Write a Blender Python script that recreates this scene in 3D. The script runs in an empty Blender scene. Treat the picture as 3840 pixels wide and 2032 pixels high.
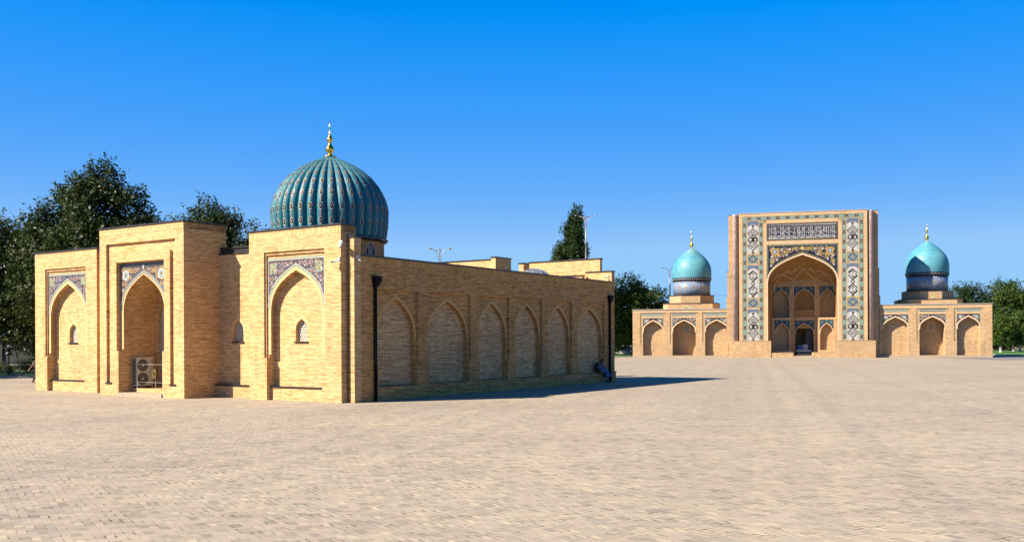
import bpy, bmesh, math, random
import numpy as np
from mathutils import Vector, Matrix
from mathutils.geometry import tessellate_polygon
from math import sin, cos, pi, radians, atan2, sqrt

sc = bpy.context.scene
COL = sc.collection
rnd = random.Random(7)

# ------------------------------------------------------------------ helpers
def link(o, parent=None):
    COL.objects.link(o)
    if parent is not None:
        o.parent = parent
    return o

def tag(o, label=None, cat=None, group=None, kind=None):
    if label: o['label'] = label
    if cat: o['category'] = cat
    if group: o['group'] = group
    if kind: o['kind'] = kind
    return o

def empty(name, loc=(0, 0, 0), rz=0.0, parent=None):
    o = bpy.data.objects.new(name, None)
    o.empty_display_size = 0.5
    o.location = loc
    o.rotation_euler = (0, 0, rz)
    return link(o, parent)

class MB:
    """collects geometry for ONE mesh object"""
    def __init__(s):
        s.v = []; s.f = []; s.m = []; s.sm = []
    def add(s, verts, faces, mat=0, smooth=False):
        o = len(s.v)
        s.v.extend([tuple(p) for p in verts])
        for f in faces:
            s.f.append(tuple(i + o for i in f)); s.m.append(mat); s.sm.append(smooth)
    def box(s, x0, x1, y0, y1, z0, z1, mat=0):
        if x0 > x1: x0, x1 = x1, x0
        if y0 > y1: y0, y1 = y1, y0
        v = [(x0,y0,z0),(x1,y0,z0),(x1,y1,z0),(x0,y1,z0),(x0,y0,z1),(x1,y0,z1),(x1,y1,z1),(x0,y1,z1)]
        s.add(v, [(0,3,2,1),(4,5,6,7),(0,1,5,4),(1,2,6,5),(2,3,7,6),(3,0,4,7)], mat)
    def plate(s, P, outer, holes=(), d0=0.0, d1=0.1, mat=0, back=False, side_mat=None, front=True):
        """polygon with holes in wall plane P, from depth d0 (front) to d1 (back)"""
        side_mat = mat if side_mat is None else side_mat
        loops = [list(outer)] + [list(h) for h in holes]
        flat = [p for l in loops for p in l]
        tris = tessellate_polygon([[Vector((a, b, 0)) for a, b in l] for l in loops])
        n = P.U.cross(Vector((0, 0, 1)))
        flip = n.dot(P.N) > 0
        def tri_ok(t):
            a, b, c = [flat[i] for i in t]
            return (b[0]-a[0])*(c[1]-a[1]) - (b[1]-a[1])*(c[0]-a[0])
        if front:
            fs = []
            for t in tris:
                ar = tri_ok(t)
                if abs(ar) < 1e-9: continue
                t = tuple(t) if (ar > 0) != flip else tuple(reversed(t))
                fs.append(t)
            s.add([P.pt(a, b, d0) for a, b in flat], fs, mat)
        if back:
            fs = []
            for t in tris:
                ar = tri_ok(t)
                if abs(ar) < 1e-9: continue
                t = tuple(t) if (ar < 0) != flip else tuple(reversed(t))
                fs.append(t)
            s.add([P.pt(a, b, d1) for a, b in flat], fs, mat)
        for l in loops:
            k = len(l)
            vs = [P.pt(a, b, d0) for a, b in l] + [P.pt(a, b, d1) for a, b in l]
            s.add(vs, [(i, (i+1) % k, k+(i+1) % k, k+i) for i in range(k)], side_mat)
    def tube(s, pts, rad, n=8, mat=0, caps=True, smooth=True):
        pts = [Vector(p) for p in pts]
        if not hasattr(rad, '__len__'): rad = [rad]*len(pts)
        vs = []; up = None
        for i, p in enumerate(pts):
            a = pts[max(i-1, 0)]; b = pts[min(i+1, len(pts)-1)]
            d = (b-a).normalized()
            if up is None:
                up = Vector((0,0,1)) if abs(d.z) < 0.9 else Vector((1,0,0))
            e1 = d.cross(up)
            if e1.length < 1e-6: e1 = d.cross(Vector((0.3,1,0.2)))
            e1.normalize(); e2 = d.cross(e1); up = e1.cross(d)
            for k in range(n):
                t = 2*pi*k/n
                vs.append(p + (e1*cos(t) + e2*sin(t))*rad[i])
        fs = []
        for i in range(len(pts)-1):
            for k in range(n):
                fs.append((i*n+k, i*n+(k+1) % n, (i+1)*n+(k+1) % n, (i+1)*n+k))
        if caps:
            fs.append(tuple(range(n))); fs.append(tuple(reversed(range((len(pts)-1)*n, len(pts)*n))))
        s.add(vs, fs, mat, smooth)
    def lathe(s, prof, c=(0, 0), n=32, mat=0, smooth=True, a0=0.0):
        vs = []
        for r, z in prof:
            for k in range(n):
                t = a0 + 2*pi*k/n
                vs.append((c[0]+r*cos(t), c[1]+r*sin(t), z))
        fs = []
        for i in range(len(prof)-1):
            for k in range(n):
                fs.append((i*n+k, i*n+(k+1) % n, (i+1)*n+(k+1) % n, (i+1)*n+k))
        s.add(vs, fs, mat, smooth)
        for i, rev in ((0, True), (len(prof)-1, False)):
            if prof[i][0] > 1e-4:
                f = tuple(range(i*n, (i+1)*n)); o = len(s.v) - len(vs)
                f = tuple(j+o for j in (reversed(f) if rev else f))
                s.f.append(f); s.m.append(mat); s.sm.append(False)
    def ribbon(s, P, pts, w, d, mat=0, closed=False):
        """flat strip of width w along a polyline lying in wall plane P at depth d"""
        k = len(pts)
        if k < 2: return
        L = []; R = []
        for i in range(k):
            if closed:
                a = pts[(i-1) % k]; b = pts[(i+1) % k]
            else:
                a = pts[max(i-1, 0)]; b = pts[min(i+1, k-1)]
            dx, dz = b[0]-a[0], b[1]-a[1]; l = sqrt(dx*dx+dz*dz) or 1e-6
            ww = w[i] if hasattr(w, '__len__') else w
            # mitre
            if (closed or 0 < i < k-1):
                p = pts[i]
                d1 = (p[0]-a[0], p[1]-a[1]); l1 = sqrt(d1[0]**2+d1[1]**2) or 1e-6
                cosh = abs((d1[0]*dx+d1[1]*dz)/(l1*l))
                ww = ww/max(cosh, 0.5)
            nx, nz = -dz/l*ww/2, dx/l*ww/2
            L.append((pts[i][0]+nx, pts[i][1]+nz)); R.append((pts[i][0]-nx, pts[i][1]-nz))
        vs = [P.pt(a, b, d) for a, b in L] + [P.pt(a, b, d) for a, b in R]
        rng = range(k if closed else k-1)
        s.add(vs, [(i, (i+1) % k, k+(i+1) % k, k+i) for i in rng], mat)
    def poly(s, P, pts, d, mat=0):
        tris = tessellate_polygon([[Vector((a, b, 0)) for a, b in pts]])
        s.add([P.pt(a, b, d) for a, b in pts], [tuple(t) for t in tris], mat)
    def disc(s, P, c, r, d, mat=0, n=10, rz=None, ph=0.0):
        rz = r if rz is None else rz
        s.add([P.pt(c[0]+r*cos(ph+2*pi*i/n), c[1]+rz*sin(ph+2*pi*i/n), d) for i in range(n)], [tuple(range(n))], mat)
    def build(s, name, mats, parent=None, fix=False):
        me = bpy.data.meshes.new(name)
        me.from_pydata(s.v, [], s.f)
        if not isinstance(mats, (list, tuple)): mats = [mats]
        for m in mats: me.materials.append(m)
        me.polygons.foreach_set('material_index', s.m)
        me.polygons.foreach_set('use_smooth', s.sm)
        if fix:
            bm = bmesh.new(); bm.from_mesh(me)
            bmesh.ops.recalc_face_normals(bm, faces=bm.faces)
            bm.to_mesh(me); bm.free()
        me.update()
        return link(bpy.data.objects.new(name, me), parent)

class Plane:
    def __init__(s, O, U, N):
        s.O = Vector(O); s.U = Vector(U); s.N = Vector(N)
    def pt(s, u, z, d):
        return (s.O.x+u*s.U.x+d*s.N.x, s.O.y+u*s.U.y+d*s.N.y, s.O.z+z)

def front(y):  # wall facing -y; u = x
    return Plane((0, y, 0), (1, 0, 0), (0, 1, 0))

def bez(p0, p1, p2, p3, n):
    out = []
    for i in range(n+1):
        t = i/n; a = (1-t)**3; b = 3*(1-t)**2*t; c = 3*(1-t)*t*t; d = t**3
        out.append((a*p0[0]+b*p1[0]+c*p2[0]+d*p3[0], a*p0[1]+b*p1[1]+c*p2[1]+d*p3[1]))
    return out

def arch(uc, hw, zs, za, n=12, k=(0.60, 0.46, 0.80)):
    """pointed arch, from left spring over the apex to right spring"""
    H = za-zs
    r = bez((hw, zs), (hw, zs+k[0]*H), (hw*k[1], zs+k[2]*H), (0, za), n)
    left = [(uc-a, b) for a, b in r]
    right = [(uc+a, b) for a, b in reversed(r)][1:]
    return left + right

def inside(p, poly):
    x, y = p; c = False; j = len(poly)-1
    for i in range(len(poly)):
        xi, yi = poly[i]; xj, yj = poly[j]
        if (yi > y) != (yj > y) and x < (xj-xi)*(y-yi)/(yj-yi)+xi: c = not c
        j = i
    return c

def rect(a, b, c, d):
    return [(a, c), (b, c), (b, d), (a, d)]

# ------------------------------------------------------------------ materials
def mat_new(name):
    m = bpy.data.materials.new(name); m.use_nodes = True
    nt = m.node_tree; nt.nodes.clear()
    out = nt.nodes.new('ShaderNodeOutputMaterial')
    b = nt.nodes.new('ShaderNodeBsdfPrincipled')
    nt.links.new(b.outputs[0], out.inputs[0])
    return m, nt, b, out

class NT:
    def __init__(s, nt): s.nt = nt
    def n(s, t, **kw):
        x = s.nt.nodes.new(t)
        for k, v in kw.items(): setattr(x, k, v)
        return x
    def l(s, a, b): s.nt.links.new(a, b)
    def val(s, sock, v):
        if hasattr(v, 'is_linked'): s.l(v, sock)
        else: sock.default_value = v
    def math(s, op, a, b=None, c=None):
        x = s.n('ShaderNodeMath', operation=op)
        s.val(x.inputs[0], a)
        if b is not None: s.val(x.inputs[1], b)
        if c is not None: s.val(x.inputs[2], c)
        return x.outputs[0]
    def mix(s, fac, a, b, mode='MIX'):
        x = s.n('ShaderNodeMix', data_type='RGBA', blend_type=mode)
        s.val(x.inputs['Factor'], fac)
        s.val(x.inputs[6], a); s.val(x.inputs[7], b)
        return x.outputs[2]
    def noise(s, vec, scale, detail=3.0, rough=0.55):
        x = s.n('ShaderNodeTexNoise'); s.l(vec, x.inputs['Vector'])
        x.inputs['Scale'].default_value = scale; x.inputs['Detail'].default_value = detail
        x.inputs['Roughness'].default_value = rough
        return x.outputs['Fac']
    def mapping(s, vec, sc=(1, 1, 1), loc=(0, 0, 0), rot=(0, 0, 0)):
        x = s.n('ShaderNodeMapping'); s.l(vec, x.inputs[0])
        x.inputs['Scale'].default_value = sc; x.inputs['Location'].default_value = loc; x.inputs['Rotation'].default_value = rot
        return x.outputs[0]
    def ramp(s, fac, stops):
        x = s.n('ShaderNodeValToRGB'); s.l(fac, x.inputs[0])
        e = x.color_ramp.elements
        while len(e) < len(stops): e.new(0.5)
        for i, (p, c) in enumerate(stops):
            e[i].position = p; e[i].color = c if len(c) == 4 else (*c, 1)
        return x.outputs[0]
    def rng(s, v, a, b, c, d):
        x = s.n('ShaderNodeMapRange'); s.l(v, x.inputs[0])
        for i, q in enumerate((a, b, c, d)): x.inputs[i+1].default_value = q
        return x.outputs[0]

def c4(c, k=1.0): return (c[0]*k, c[1]*k, c[2]*k, 1)

def m_plain(name, col_in, rough=0.6, metal=0.0, var=0.12, scale=3.0, spec=0.5, stretch=(1, 1, 1)):
    m, nt, b, out = mat_new(name); N = NT(nt)
    col = [c*(0.62 if metal < 0.9 else 1.0) for c in col_in]
    tc = N.n('ShaderNodeTexCoord')
    f = N.noise(N.mapping(tc.outputs['Object'], stretch), scale, 4)
    col_ = N.mix(N.rng(f, 0.3, 0.7, 0, 1), c4(col, 1-var), c4(col, 1+var))
    N.l(col_, b.inputs['Base Color'])
    b.inputs['Roughness'].default_value = rough; b.inputs['Metallic'].default_value = metal
    b.inputs['Specular IOR Level'].default_value = spec
    return m

def m_brick(name, ca, cb, cm, bw=0.27, rh=0.060, soldier=False, streak=0.35, mort=0.010, pink=(0.62, 0.36, 0.22), pinkamt=0.35, stain=0.0, coarse=0.0):
    m, nt, b, out = mat_new(name); N = NT(nt)
    tc = N.n('ShaderNodeTexCoord')
    sp = N.n('ShaderNodeSeparateXYZ'); N.l(tc.outputs['Object'], sp.inputs[0])
    xy = N.math('ADD', sp.outputs[0], sp.outputs[1])
    cb_ = N.n('ShaderNodeCombineXYZ')
    if soldier:
        N.l(sp.outputs[2], cb_.inputs[0]); N.l(xy, cb_.inputs[1])
    else:
        N.l(xy, cb_.inputs[0]); N.l(sp.outputs[2], cb_.inputs[1])
    V = cb_.outputs[0]
    br = N.n('ShaderNodeTexBrick'); N.l(V, br.inputs['Vector'])
    br.offset = 0.0 if soldier else 0.5
    br.inputs['Scale'].default_value = 1.0
    br.inputs['Brick Width'].default_value = bw; br.inputs['Row Height'].default_value = rh
    br.inputs['Mortar Size'].default_value = mort; br.inputs['Mortar Smooth'].default_value = 0.2
    br.inputs['Color1'].default_value = c4(ca); br.inputs['Color2'].default_value = c4(cb); br.inputs['Mortar'].default_value = c4(cm)
    # clusters of redder / browner / paler bricks, stretched along the courses
    st = (1.0, 1.0, 1.0) if soldier else (0.35, 1.0, 1.0)
    f1 = N.noise(N.mapping(V, (st[0]*2.2, 9, 1)), 1.0, 4, 0.7)
    f2 = N.noise(N.mapping(V, (0.35, 0.9, 1), (3, 7, 0)), 1.0, 4, 0.6)
    f3 = N.noise(N.mapping(V, (st[0]*7, 19.2, 1), (11, 2, 0)), 1.0, 2, 0.5)
    col = N.mix(N.math('MULTIPLY', N.rng(f2, 0.45, 0.75, 0, 1), pinkamt), br.outputs['Color'], c4(pink))
    col = N.mix(1.0, col, N.ramp(f1, [(0.25, (1-streak, 1-streak*1.1, 1-streak*1.2)), (0.5, (1, 1, 1)), (0.78, (1+streak*0.35,)*3)]), 'MULTIPLY')
    col = N.mix(1.0, col, N.ramp(f3, [(0.3, (0.72, 0.68, 0.62)), (0.5, (1, 1, 1)), (0.72, (1.14, 1.14, 1.12))]), 'MULTIPLY')
    # each wall face of the real building is a slightly different batch of brick
    f4 = N.noise(N.mapping(V, (0.16, 0.22, 1), (1, 9, 0)), 1.0, 3, 0.5)
    col = N.mix(1.0, col, N.ramp(f4, [(0.32, (0.86, 0.87, 0.90)), (0.5, (1, 1, 1)), (0.68, (1.08, 1.07, 1.02))]), 'MULTIPLY')
    if coarse:   # runs of darker and redder courses that still read from across the square
        f5 = N.noise(N.mapping(V, (0.9, 6.5, 1), (4, 4, 0)), 1.0, 5, 0.75)
        f6 = N.noise(N.mapping(V, (1.4, 5.0, 1), (14, 2, 0)), 1.0, 4, 0.7)
        col = N.mix(1.0, col, N.ramp(f5, [(0.30, (1-coarse, 1-coarse*1.1, 1-coarse*1.2)), (0.46, (1, 1, 1)), (0.66, (1+coarse*0.25,)*3)]), 'MULTIPLY')
        col = N.mix(N.math('MULTIPLY', N.rng(f6, 0.55, 0.72, 0, 1), coarse), col, c4((0.36, 0.20, 0.125)))
    # faint runoff streaks
    f7 = N.noise(N.mapping(V, (2.6, 0.22, 1), (21, 3, 0)), 1.0, 4, 0.6)
    col = N.mix(1.0, col, N.ramp(f7, [(0.30, (0.80, 0.78, 0.76)), (0.44, (1, 1, 1))]), 'MULTIPLY')
    if stain:
        g = N.noise(N.mapping(V, (0.5, 0.28, 1), (5, 1, 0)), 1.0, 5, 0.65)
        col = N.mix(N.math('MULTIPLY', N.rng(g, 0.56, 0.72, 0, 1), stain), col, c4((0.20, 0.15, 0.10)))
    N.l(col, b.inputs['Base Color'])
    b.inputs['Roughness'].default_value = 0.9; b.inputs['Specular IOR Level'].default_value = 0.25
    bp = N.n('ShaderNodeBump'); bp.inputs['Strength'].default_value = 0.5; bp.inputs['Distance'].default_value = 0.01
    h = N.math('SUBTRACT', f3, N.math('MULTIPLY', br.outputs['Fac'], 1.0))
    N.l(h, bp.inputs['Height']); N.l(bp.outputs[0], b.inputs['Normal'])
    return m

def m_paving(name):
    """herringbone brick paving, bricks 24 x 12 cm, laid at 45 degrees to the far portal"""
    m, nt, b, out = mat_new(name); N = NT(nt)
    tc = N.n('ShaderNodeTexCoord')
    W = 0.125
    # gentle unevenness of the lines
    wob = N.n('ShaderNodeTexNoise'); N.l(tc.outputs['Object'], wob.inputs['Vector']); wob.inputs['Scale'].default_value = 0.9; wob.inputs['Detail'].default_value = 2
    vadd = N.n('ShaderNodeVectorMath', operation='SCALE'); N.l(wob.outputs['Color'], vadd.inputs[0]); vadd.inputs['Scale'].default_value = 0.06
    va = N.n('ShaderNodeVectorMath', operation='ADD'); N.l(tc.outputs['Object'], va.inputs[0]); N.l(vadd.outputs[0], va.inputs[1])
    V = N.mapping(va.outputs[0], (1/W, 1/W, 1), (0, 0, 0), (0, 0, radians(45+14)))
    sp = N.n('ShaderNodeSeparateXYZ'); N.l(V, sp.inputs[0])
    x, y = sp.outputs[0], sp.outputs[1]
    i = N.math('FLOOR', x); j = N.math('FLOOR', y)
    mm = N.math('FLOORED_MODULO', N.math('SUBTRACT', i, j), 4.0)
    isV = N.math('GREATER_THAN', mm, 1.5)
    m1 = N.math('COMPARE', mm, 1.0, 0.2); m2 = N.math('COMPARE', mm, 2.0, 0.2)
    idx = N.math('SUBTRACT', i, m1); idy = N.math('SUBTRACT', j, m2)
    u = N.math('SUBTRACT', x, idx); v = N.math('SUBTRACT', y, idy)
    lu = N.math('SUBTRACT', 2.0, isV); lv = N.math('ADD', 1.0, isV)
    d = N.math('MINIMUM', N.math('MINIMUM', u, N.math('SUBTRACT', lu, u)), N.math('MINIMUM', v, N.math('SUBTRACT', lv, v)))
    idv = N.n('ShaderNodeCombineXYZ'); N.l(idx, idv.inputs[0]); N.l(idy, idv.inputs[1])
    wn = N.n('ShaderNodeTexWhiteNoise', noise_dimensions='2D'); N.l(idv.outputs[0], wn.inputs['Vector'])
    r1 = wn.outputs['Value']
    col = N.ramp(r1, [(0.0, (0.30, 0.265, 0.235)), (0.2, (0.40, 0.35, 0.305)), (0.45, (0.46, 0.405, 0.345)), (0.7, (0.46, 0.385, 0.345)), (0.84, (0.54, 0.475, 0.375)), (0.94, (0.36, 0.345, 0.325)), (1.0, (0.55, 0.46, 0.39))])
    col = N.mix(N.math('MULTIPLY', isV, 0.5), col, c4((0.43, 0.37, 0.315)))  # bricks laid one way toned apart, standing in for their different gloss
    O = tc.outputs['Object']
    big = N.noise(N.mapping(O, (0.10, 0.22, 1)), 1.0, 4, 0.6)
    med = N.noise(N.mapping(O, (0.5, 0.9, 1), (9, 4, 0)), 1.0, 4, 0.65)
    col = N.mix(1.0, col, N.ramp(big, [(0.3, (0.88, 0.87, 0.88)), (0.52, (1, 1, 1)), (0.7, (1.08, 1.06, 1.0))]), 'MULTIPLY')
    col = N.mix(1.0, col, N.ramp(med, [(0.28, (0.88, 0.88, 0.89)), (0.5, (1, 1, 1)), (0.72, (1.06, 1.055, 1.03))]), 'MULTIPLY')
    # lanes of laying that run towards the portal, and panels relaid at different times
    Lr = N.mapping(O, (1, 1, 1), (0, 0, 0), (0, 0, radians(14)))
    ls = N.n('ShaderNodeSeparateXYZ'); N.l(Lr, ls.inputs[0])
    lane = N.math('FLOOR', N.math('MULTIPLY', ls.outputs[0], 1.55))
    lw = N.n('ShaderNodeTexWhiteNoise', noise_dimensions='1D'); N.l(lane, lw.inputs['W'])
    col = N.mix(1.0, col, N.ramp(lw.outputs['Value'], [(0.0, (0.94, 0.94, 0.945)), (0.5, (1, 1, 1)), (1.0, (1.045, 1.04, 1.02))]), 'MULTIPLY')
    pv = N.n('ShaderNodeTexVoronoi', feature='F1', distance='CHEBYCHEV', voronoi_dimensions='2D'); N.l(Lr, pv.inputs['Vector']); pv.inputs['Scale'].default_value = 0.13
    pc = N.n('ShaderNodeSeparateColor'); N.l(pv.outputs['Color'], pc.inputs[0])
    col = N.mix(1.0, col, N.ramp(pc.outputs[0], [(0.0, (0.965, 0.96, 0.965)), (0.4, (1, 1, 1)), (0.75, (1.0, 0.99, 0.98)), (1.0, (1.025, 1.015, 0.995))]), 'MULTIPLY')
    stn = N.noise(N.mapping(O, (0.22, 0.40, 1), (31, 17, 0)), 1.0, 6, 0.7)
    col = N.mix(N.math('MULTIPLY', N.rng(stn, 0.60, 0.72, 0, 1), 0.22), col, c4((0.25, 0.225, 0.19)))
    # sandy dust lying in patches
    dust = N.noise(N.mapping(O, (0.35, 0.8, 1), (2, 8, 0)), 1.0, 5, 0.7)
    col = N.mix(N.math('MULTIPLY', N.rng(dust, 0.55, 0.75, 0, 1), 0.5), col, c4((0.52, 0.45, 0.32)))
    # joints: mostly filled with sand, open and dark in places
    opn = N.noise(N.mapping(O, (1.6, 2.6, 1), (1, 5, 0)), 1.0, 4, 0.75)
    wid = N.rng(opn, 0.44, 0.70, 0.018, 0.15)
    joint = N.math('LESS_THAN', d, wid)
    jc = N.mix(N.rng(opn, 0.48, 0.64, 0, 1), c4((0.35, 0.31, 0.245)), c4((0.12, 0.107, 0.08)))
    col = N.mix(joint, col, jc)
    # the odd lost corner
    spk = N.noise(N.mapping(O, (2.2, 3.4, 1), (7, 3, 0)), 1.0, 3, 0.8)
    col = N.mix(N.math('GREATER_THAN', spk, 0.715), col, c4((0.06, 0.055, 0.04)))
    col = N.mix(1.0, col, c4((0.625, 0.63, 0.56)), 'MULTIPLY')
    N.l(col, b.inputs['Base Color'])
    b.inputs['Roughness'].default_value = 0.85; b.inputs['Specular IOR Level'].default_value = 0.25
    bp = N.n('ShaderNodeBump'); bp.inputs['Strength'].default_value = 0.55; bp.inputs['Distance'].default_value = 0.012
    tilt = N.math('MULTIPLY', N.math('SUBTRACT', wn.outputs['Value'], 0.5), N.math('ADD', u, v))
    h = N.math('ADD', N.math('MULTIPLY', joint, -1.0), N.math('MULTIPLY', tilt, 0.35))
    N.l(h, bp.inputs['Height']); N.l(bp.outputs[0], b.inputs['Normal'])
    return m

def m_leaf(name, dark, light, yellow=0.0):
    m, nt, b, out = mat_new(name); N = NT(nt)
    dark = [c*0.48 for c in dark]; light = [c*0.66 for c in light]
    g = N.n('ShaderNodeNewGeometry'); tc = N.n('ShaderNodeTexCoord')
    f = N.noise(tc.outputs['Object'], 0.45, 3)
    t = N.math('ADD', N.math('MULTIPLY', g.outputs['Random Per Island'], 0.6), N.math('MULTIPLY', f, 0.5))
    col = N.ramp(t, [(0.15, dark), (0.6, [(a+b_)/2 for a, b_ in zip(dark, light)]), (0.95, light)])
    if yellow:
        col = N.mix(N.math('MULTIPLY', N.math('GREATER_THAN', g.outputs['Random Per Island'], 0.9), yellow), col, c4((0.22, 0.17, 0.03)))
    N.l(col, b.inputs['Base Color']); b.inputs['Roughness'].default_value = 0.42; b.inputs['Specular IOR Level'].default_value = 0.15
    tr = N.n('ShaderNodeBsdfTranslucent'); N.l(N.mix(1.0, col, c4((1.0, 1.0, 0.4)), 'MULTIPLY'), tr.inputs[0])
    mx = N.n('ShaderNodeMixShader'); mx.inputs[0].default_value = 0.22
    N.l(b.outputs[0], mx.inputs[1]); N.l(tr.outputs[0], mx.inputs[2]); N.l(mx.outputs[0], out.inputs[0])
    return m

def m_tiledome(name, ca, cb, rough=0.28, rust=False, apex=17.5):
    m, nt, b, out = mat_new(name); N = NT(nt)
    tc = N.n('ShaderNodeTexCoord'); O = tc.outputs['Object']
    f1 = N.noise(N.mapping(O, (1.2, 1.2, 7)), 1.0, 4, 0.7)
    f2 = N.noise(N.mapping(O, (0.5, 0.5, 0.35), (3, 1, 2)), 1.0, 4, 0.6)
    f3 = N.noise(N.mapping(O, (4, 4, 22), (5, 1, 7)), 1.0, 2, 0.6)
    col = N.mix(N.rng(f2, 0.35, 0.65, 0, 1), c4(ca, 0.62), c4(cb, 0.62))
    col = N.mix(1.0, col, N.ramp(f1, [(0.28, (0.66, 0.76, 0.80)), (0.5, (1, 1, 1)), (0.75, (1.28, 1.14, 1.08))]), 'MULTIPLY')
    col = N.mix(1.0, col, N.ramp(f3, [(0.30, (0.55, 0.68, 0.72)), (0.45, (1, 1, 1))]), 'MULTIPLY')
    if rust:
        sp = N.n('ShaderNodeSeparateXYZ'); N.l(O, sp.inputs[0])
        at = N.math('ARCTAN2', sp.outputs[1], sp.outputs[0])
        cbv = N.n('ShaderNodeCombineXYZ'); N.l(N.math('MULTIPLY', at, 9.0), cbv.inputs[0]); N.l(N.math('MULTIPLY', sp.outputs[2], 0.5), cbv.inputs[1])
        rs = N.noise(cbv.outputs[0], 1.0, 3, 0.6)
        top = N.rng(sp.outputs[2], apex-1.6, apex-0.2, 0.0, 0.95)
        col = N.mix(N.math('MULTIPLY', N.rng(rs, 0.48, 0.68, 0, 1), top), col, c4((0.33, 0.22, 0.07)))
    N.l(col, b.inputs['Base Color']); b.inputs['Specular IOR Level'].default_value = 0.3
    N.l(N.rng(f1, 0.3, 0.7, rough*0.8, rough*1.5), b.inputs['Roughness'])
    return m

def m_drum(name):
    """star pattern of white, blue and yellow tiles, from UV in metres"""
    m, nt, b, out = mat_new(name); N = NT(nt)
    uv = N.n('ShaderNodeUVMap'); V = uv.outputs[0]
    def vor(sc, feat, rnd_=0.0, loc=(0, 0, 0)):
        x = N.n('ShaderNodeTexVoronoi', feature=feat, voronoi_dimensions='2D')
        N.l(N.mapping(V, (1, 1, 1), loc), x.inputs['Vector']); x.inputs['Scale'].default_value = sc; x.inputs['Randomness'].default_value = rnd_
        return x
    e1 = vor(3.4, 'DISTANCE_TO_EDGE', 0.55).outputs['Distance']
    c1 = vor(3.4, 'F1', 0.55)
    col = N.mix(N.rng(c1.outputs['Distance'], 0.05, 0.35, 0, 1), c4((0.07, 0.12, 0.30)), c4((0.34, 0.41, 0.54)))
    col = N.mix(N.math('LESS_THAN', e1, 0.055), col, c4((0.62, 0.64, 0.66)))
    col = N.mix(N.math('LESS_THAN', e1, 0.022), col, c4((0.06, 0.09, 0.22)))
    ys = vor(0.78, 'F1', 0.0, (0.3, 0.42, 0))
    yd = ys.outputs['Distance']
    sp = N.n('ShaderNodeSeparateXYZ'); N.l(V, sp.inputs[0])
    dx = N.math('SUBTRACT', N.math('FRACT', N.math('MULTIPLY', sp.outputs[0], 0.78)), 0.5)
    col = N.mix(N.math('LESS_THAN', yd, 0.17), col, c4((0.50, 0.36, 0.10)))
    col = N.mix(N.math('LESS_THAN', yd, 0.08), col, c4((0.12, 0.12, 0.20)))
    N.l(N.mix(1.0, col, c4((0.46, 0.49, 0.50)), 'MULTIPLY'), b.inputs['Base Color']); b.inputs['Roughness'].default_value = 0.3
    return m

def m_lawn(name):
    m, nt, b, out = mat_new(name); N = NT(nt)
    tc = N.n('ShaderNodeTexCoord')
    f = N.noise(tc.outputs['Object'], 1.3, 5, 0.7); g = N.noise(tc.outputs['Object'], 14, 3, 0.7)
    t = N.math('ADD', N.math('MULTIPLY', f, 0.5), N.math('MULTIPLY', g, 0.5))
    N.l(N.ramp(t, [(0.3, (0.022, 0.065, 0.006)), (0.55, (0.045, 0.125, 0.010)), (0.75, (0.085, 0.17, 0.02))]), b.inputs['Base Color'])
    b.inputs['Roughness'].default_value = 0.8
    bp = N.n('ShaderNodeBump'); bp.inputs['Strength'].default_value = 0.8; bp.inputs['Distance'].default_value = 0.06
    N.l(g, bp.inputs['Height']); N.l(bp.outputs[0], b.inputs['Normal'])
    return m

YB = dict(ca=(0.52, 0.315, 0.125), cb=(0.73, 0.49, 0.245), cm=(0.22, 0.14, 0.06))
M = {}
M['brick'] = m_brick('yellow_brick', **YB, streak=0.36, stain=0.25, pink=(0.62, 0.35, 0.20), pinkamt=0.32)
M['brick_shade'] = m_brick('weathered_shade_brick', (0.42, 0.215, 0.07), (0.66, 0.37, 0.135), (0.17, 0.095, 0.035), streak=0.6, pink=(0.56, 0.28, 0.115), pinkamt=0.25, stain=0.55)  # copy of the yellow brick with shade put into its colour, plus stains
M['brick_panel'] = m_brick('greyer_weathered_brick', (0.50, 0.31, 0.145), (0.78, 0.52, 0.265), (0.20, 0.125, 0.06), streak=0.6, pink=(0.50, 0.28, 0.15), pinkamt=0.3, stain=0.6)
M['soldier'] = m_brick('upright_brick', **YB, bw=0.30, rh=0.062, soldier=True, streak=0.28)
M['soldier_shade'] = m_brick('upright_shade_brick', (0.42, 0.22, 0.06), (0.60, 0.35, 0.11), (0.24, 0.14, 0.04), bw=0.30, rh=0.062, soldier=True, streak=0.4)  # shaded copy of the upright brick, darkened in its own colour
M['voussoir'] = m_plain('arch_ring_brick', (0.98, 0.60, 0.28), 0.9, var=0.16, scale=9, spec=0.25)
M['ring_shade'] = m_plain('shade_arch_ring_brick', (0.80, 0.49, 0.19), 0.9, var=0.3, scale=9, spec=0.2)  # arch ring brick dimmed in colour for the shaded side wall
M['far_brick'] = m_brick('rosy_brick', (0.35, 0.24, 0.125), (0.485, 0.362, 0.21), (0.235, 0.16, 0.08), streak=0.36, pink=(0.43, 0.26, 0.165), pinkamt=0.5, mort=0.006, coarse=0.42)
M['far_trim'] = m_brick('smooth_rosy_brick', (0.43, 0.305, 0.17), (0.485, 0.355, 0.205), (0.34, 0.225, 0.12), streak=0.2, coarse=0.16, pink=(0.49, 0.30, 0.19), pinkamt=0.6, mort=0.004)
M['iwan_brick'] = m_brick('shade_vault_brick', (0.27, 0.15, 0.055), (0.36, 0.21, 0.08), (0.20, 0.115, 0.045), streak=0.4, pink=(0.31, 0.14, 0.055), pinkamt=0.5, mort=0.005, coarse=0.4)  # rosy brick darkened in colour to deepen the shade inside the iwan
M['plaster'] = m_plain('pale_plaster', (0.78, 0.60, 0.40), 0.85, var=0.07, scale=1.5)
M['white_plaster'] = m_plain('white_gypsum', (0.66, 0.60, 0.50), 0.8, var=0.08, scale=4)
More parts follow.
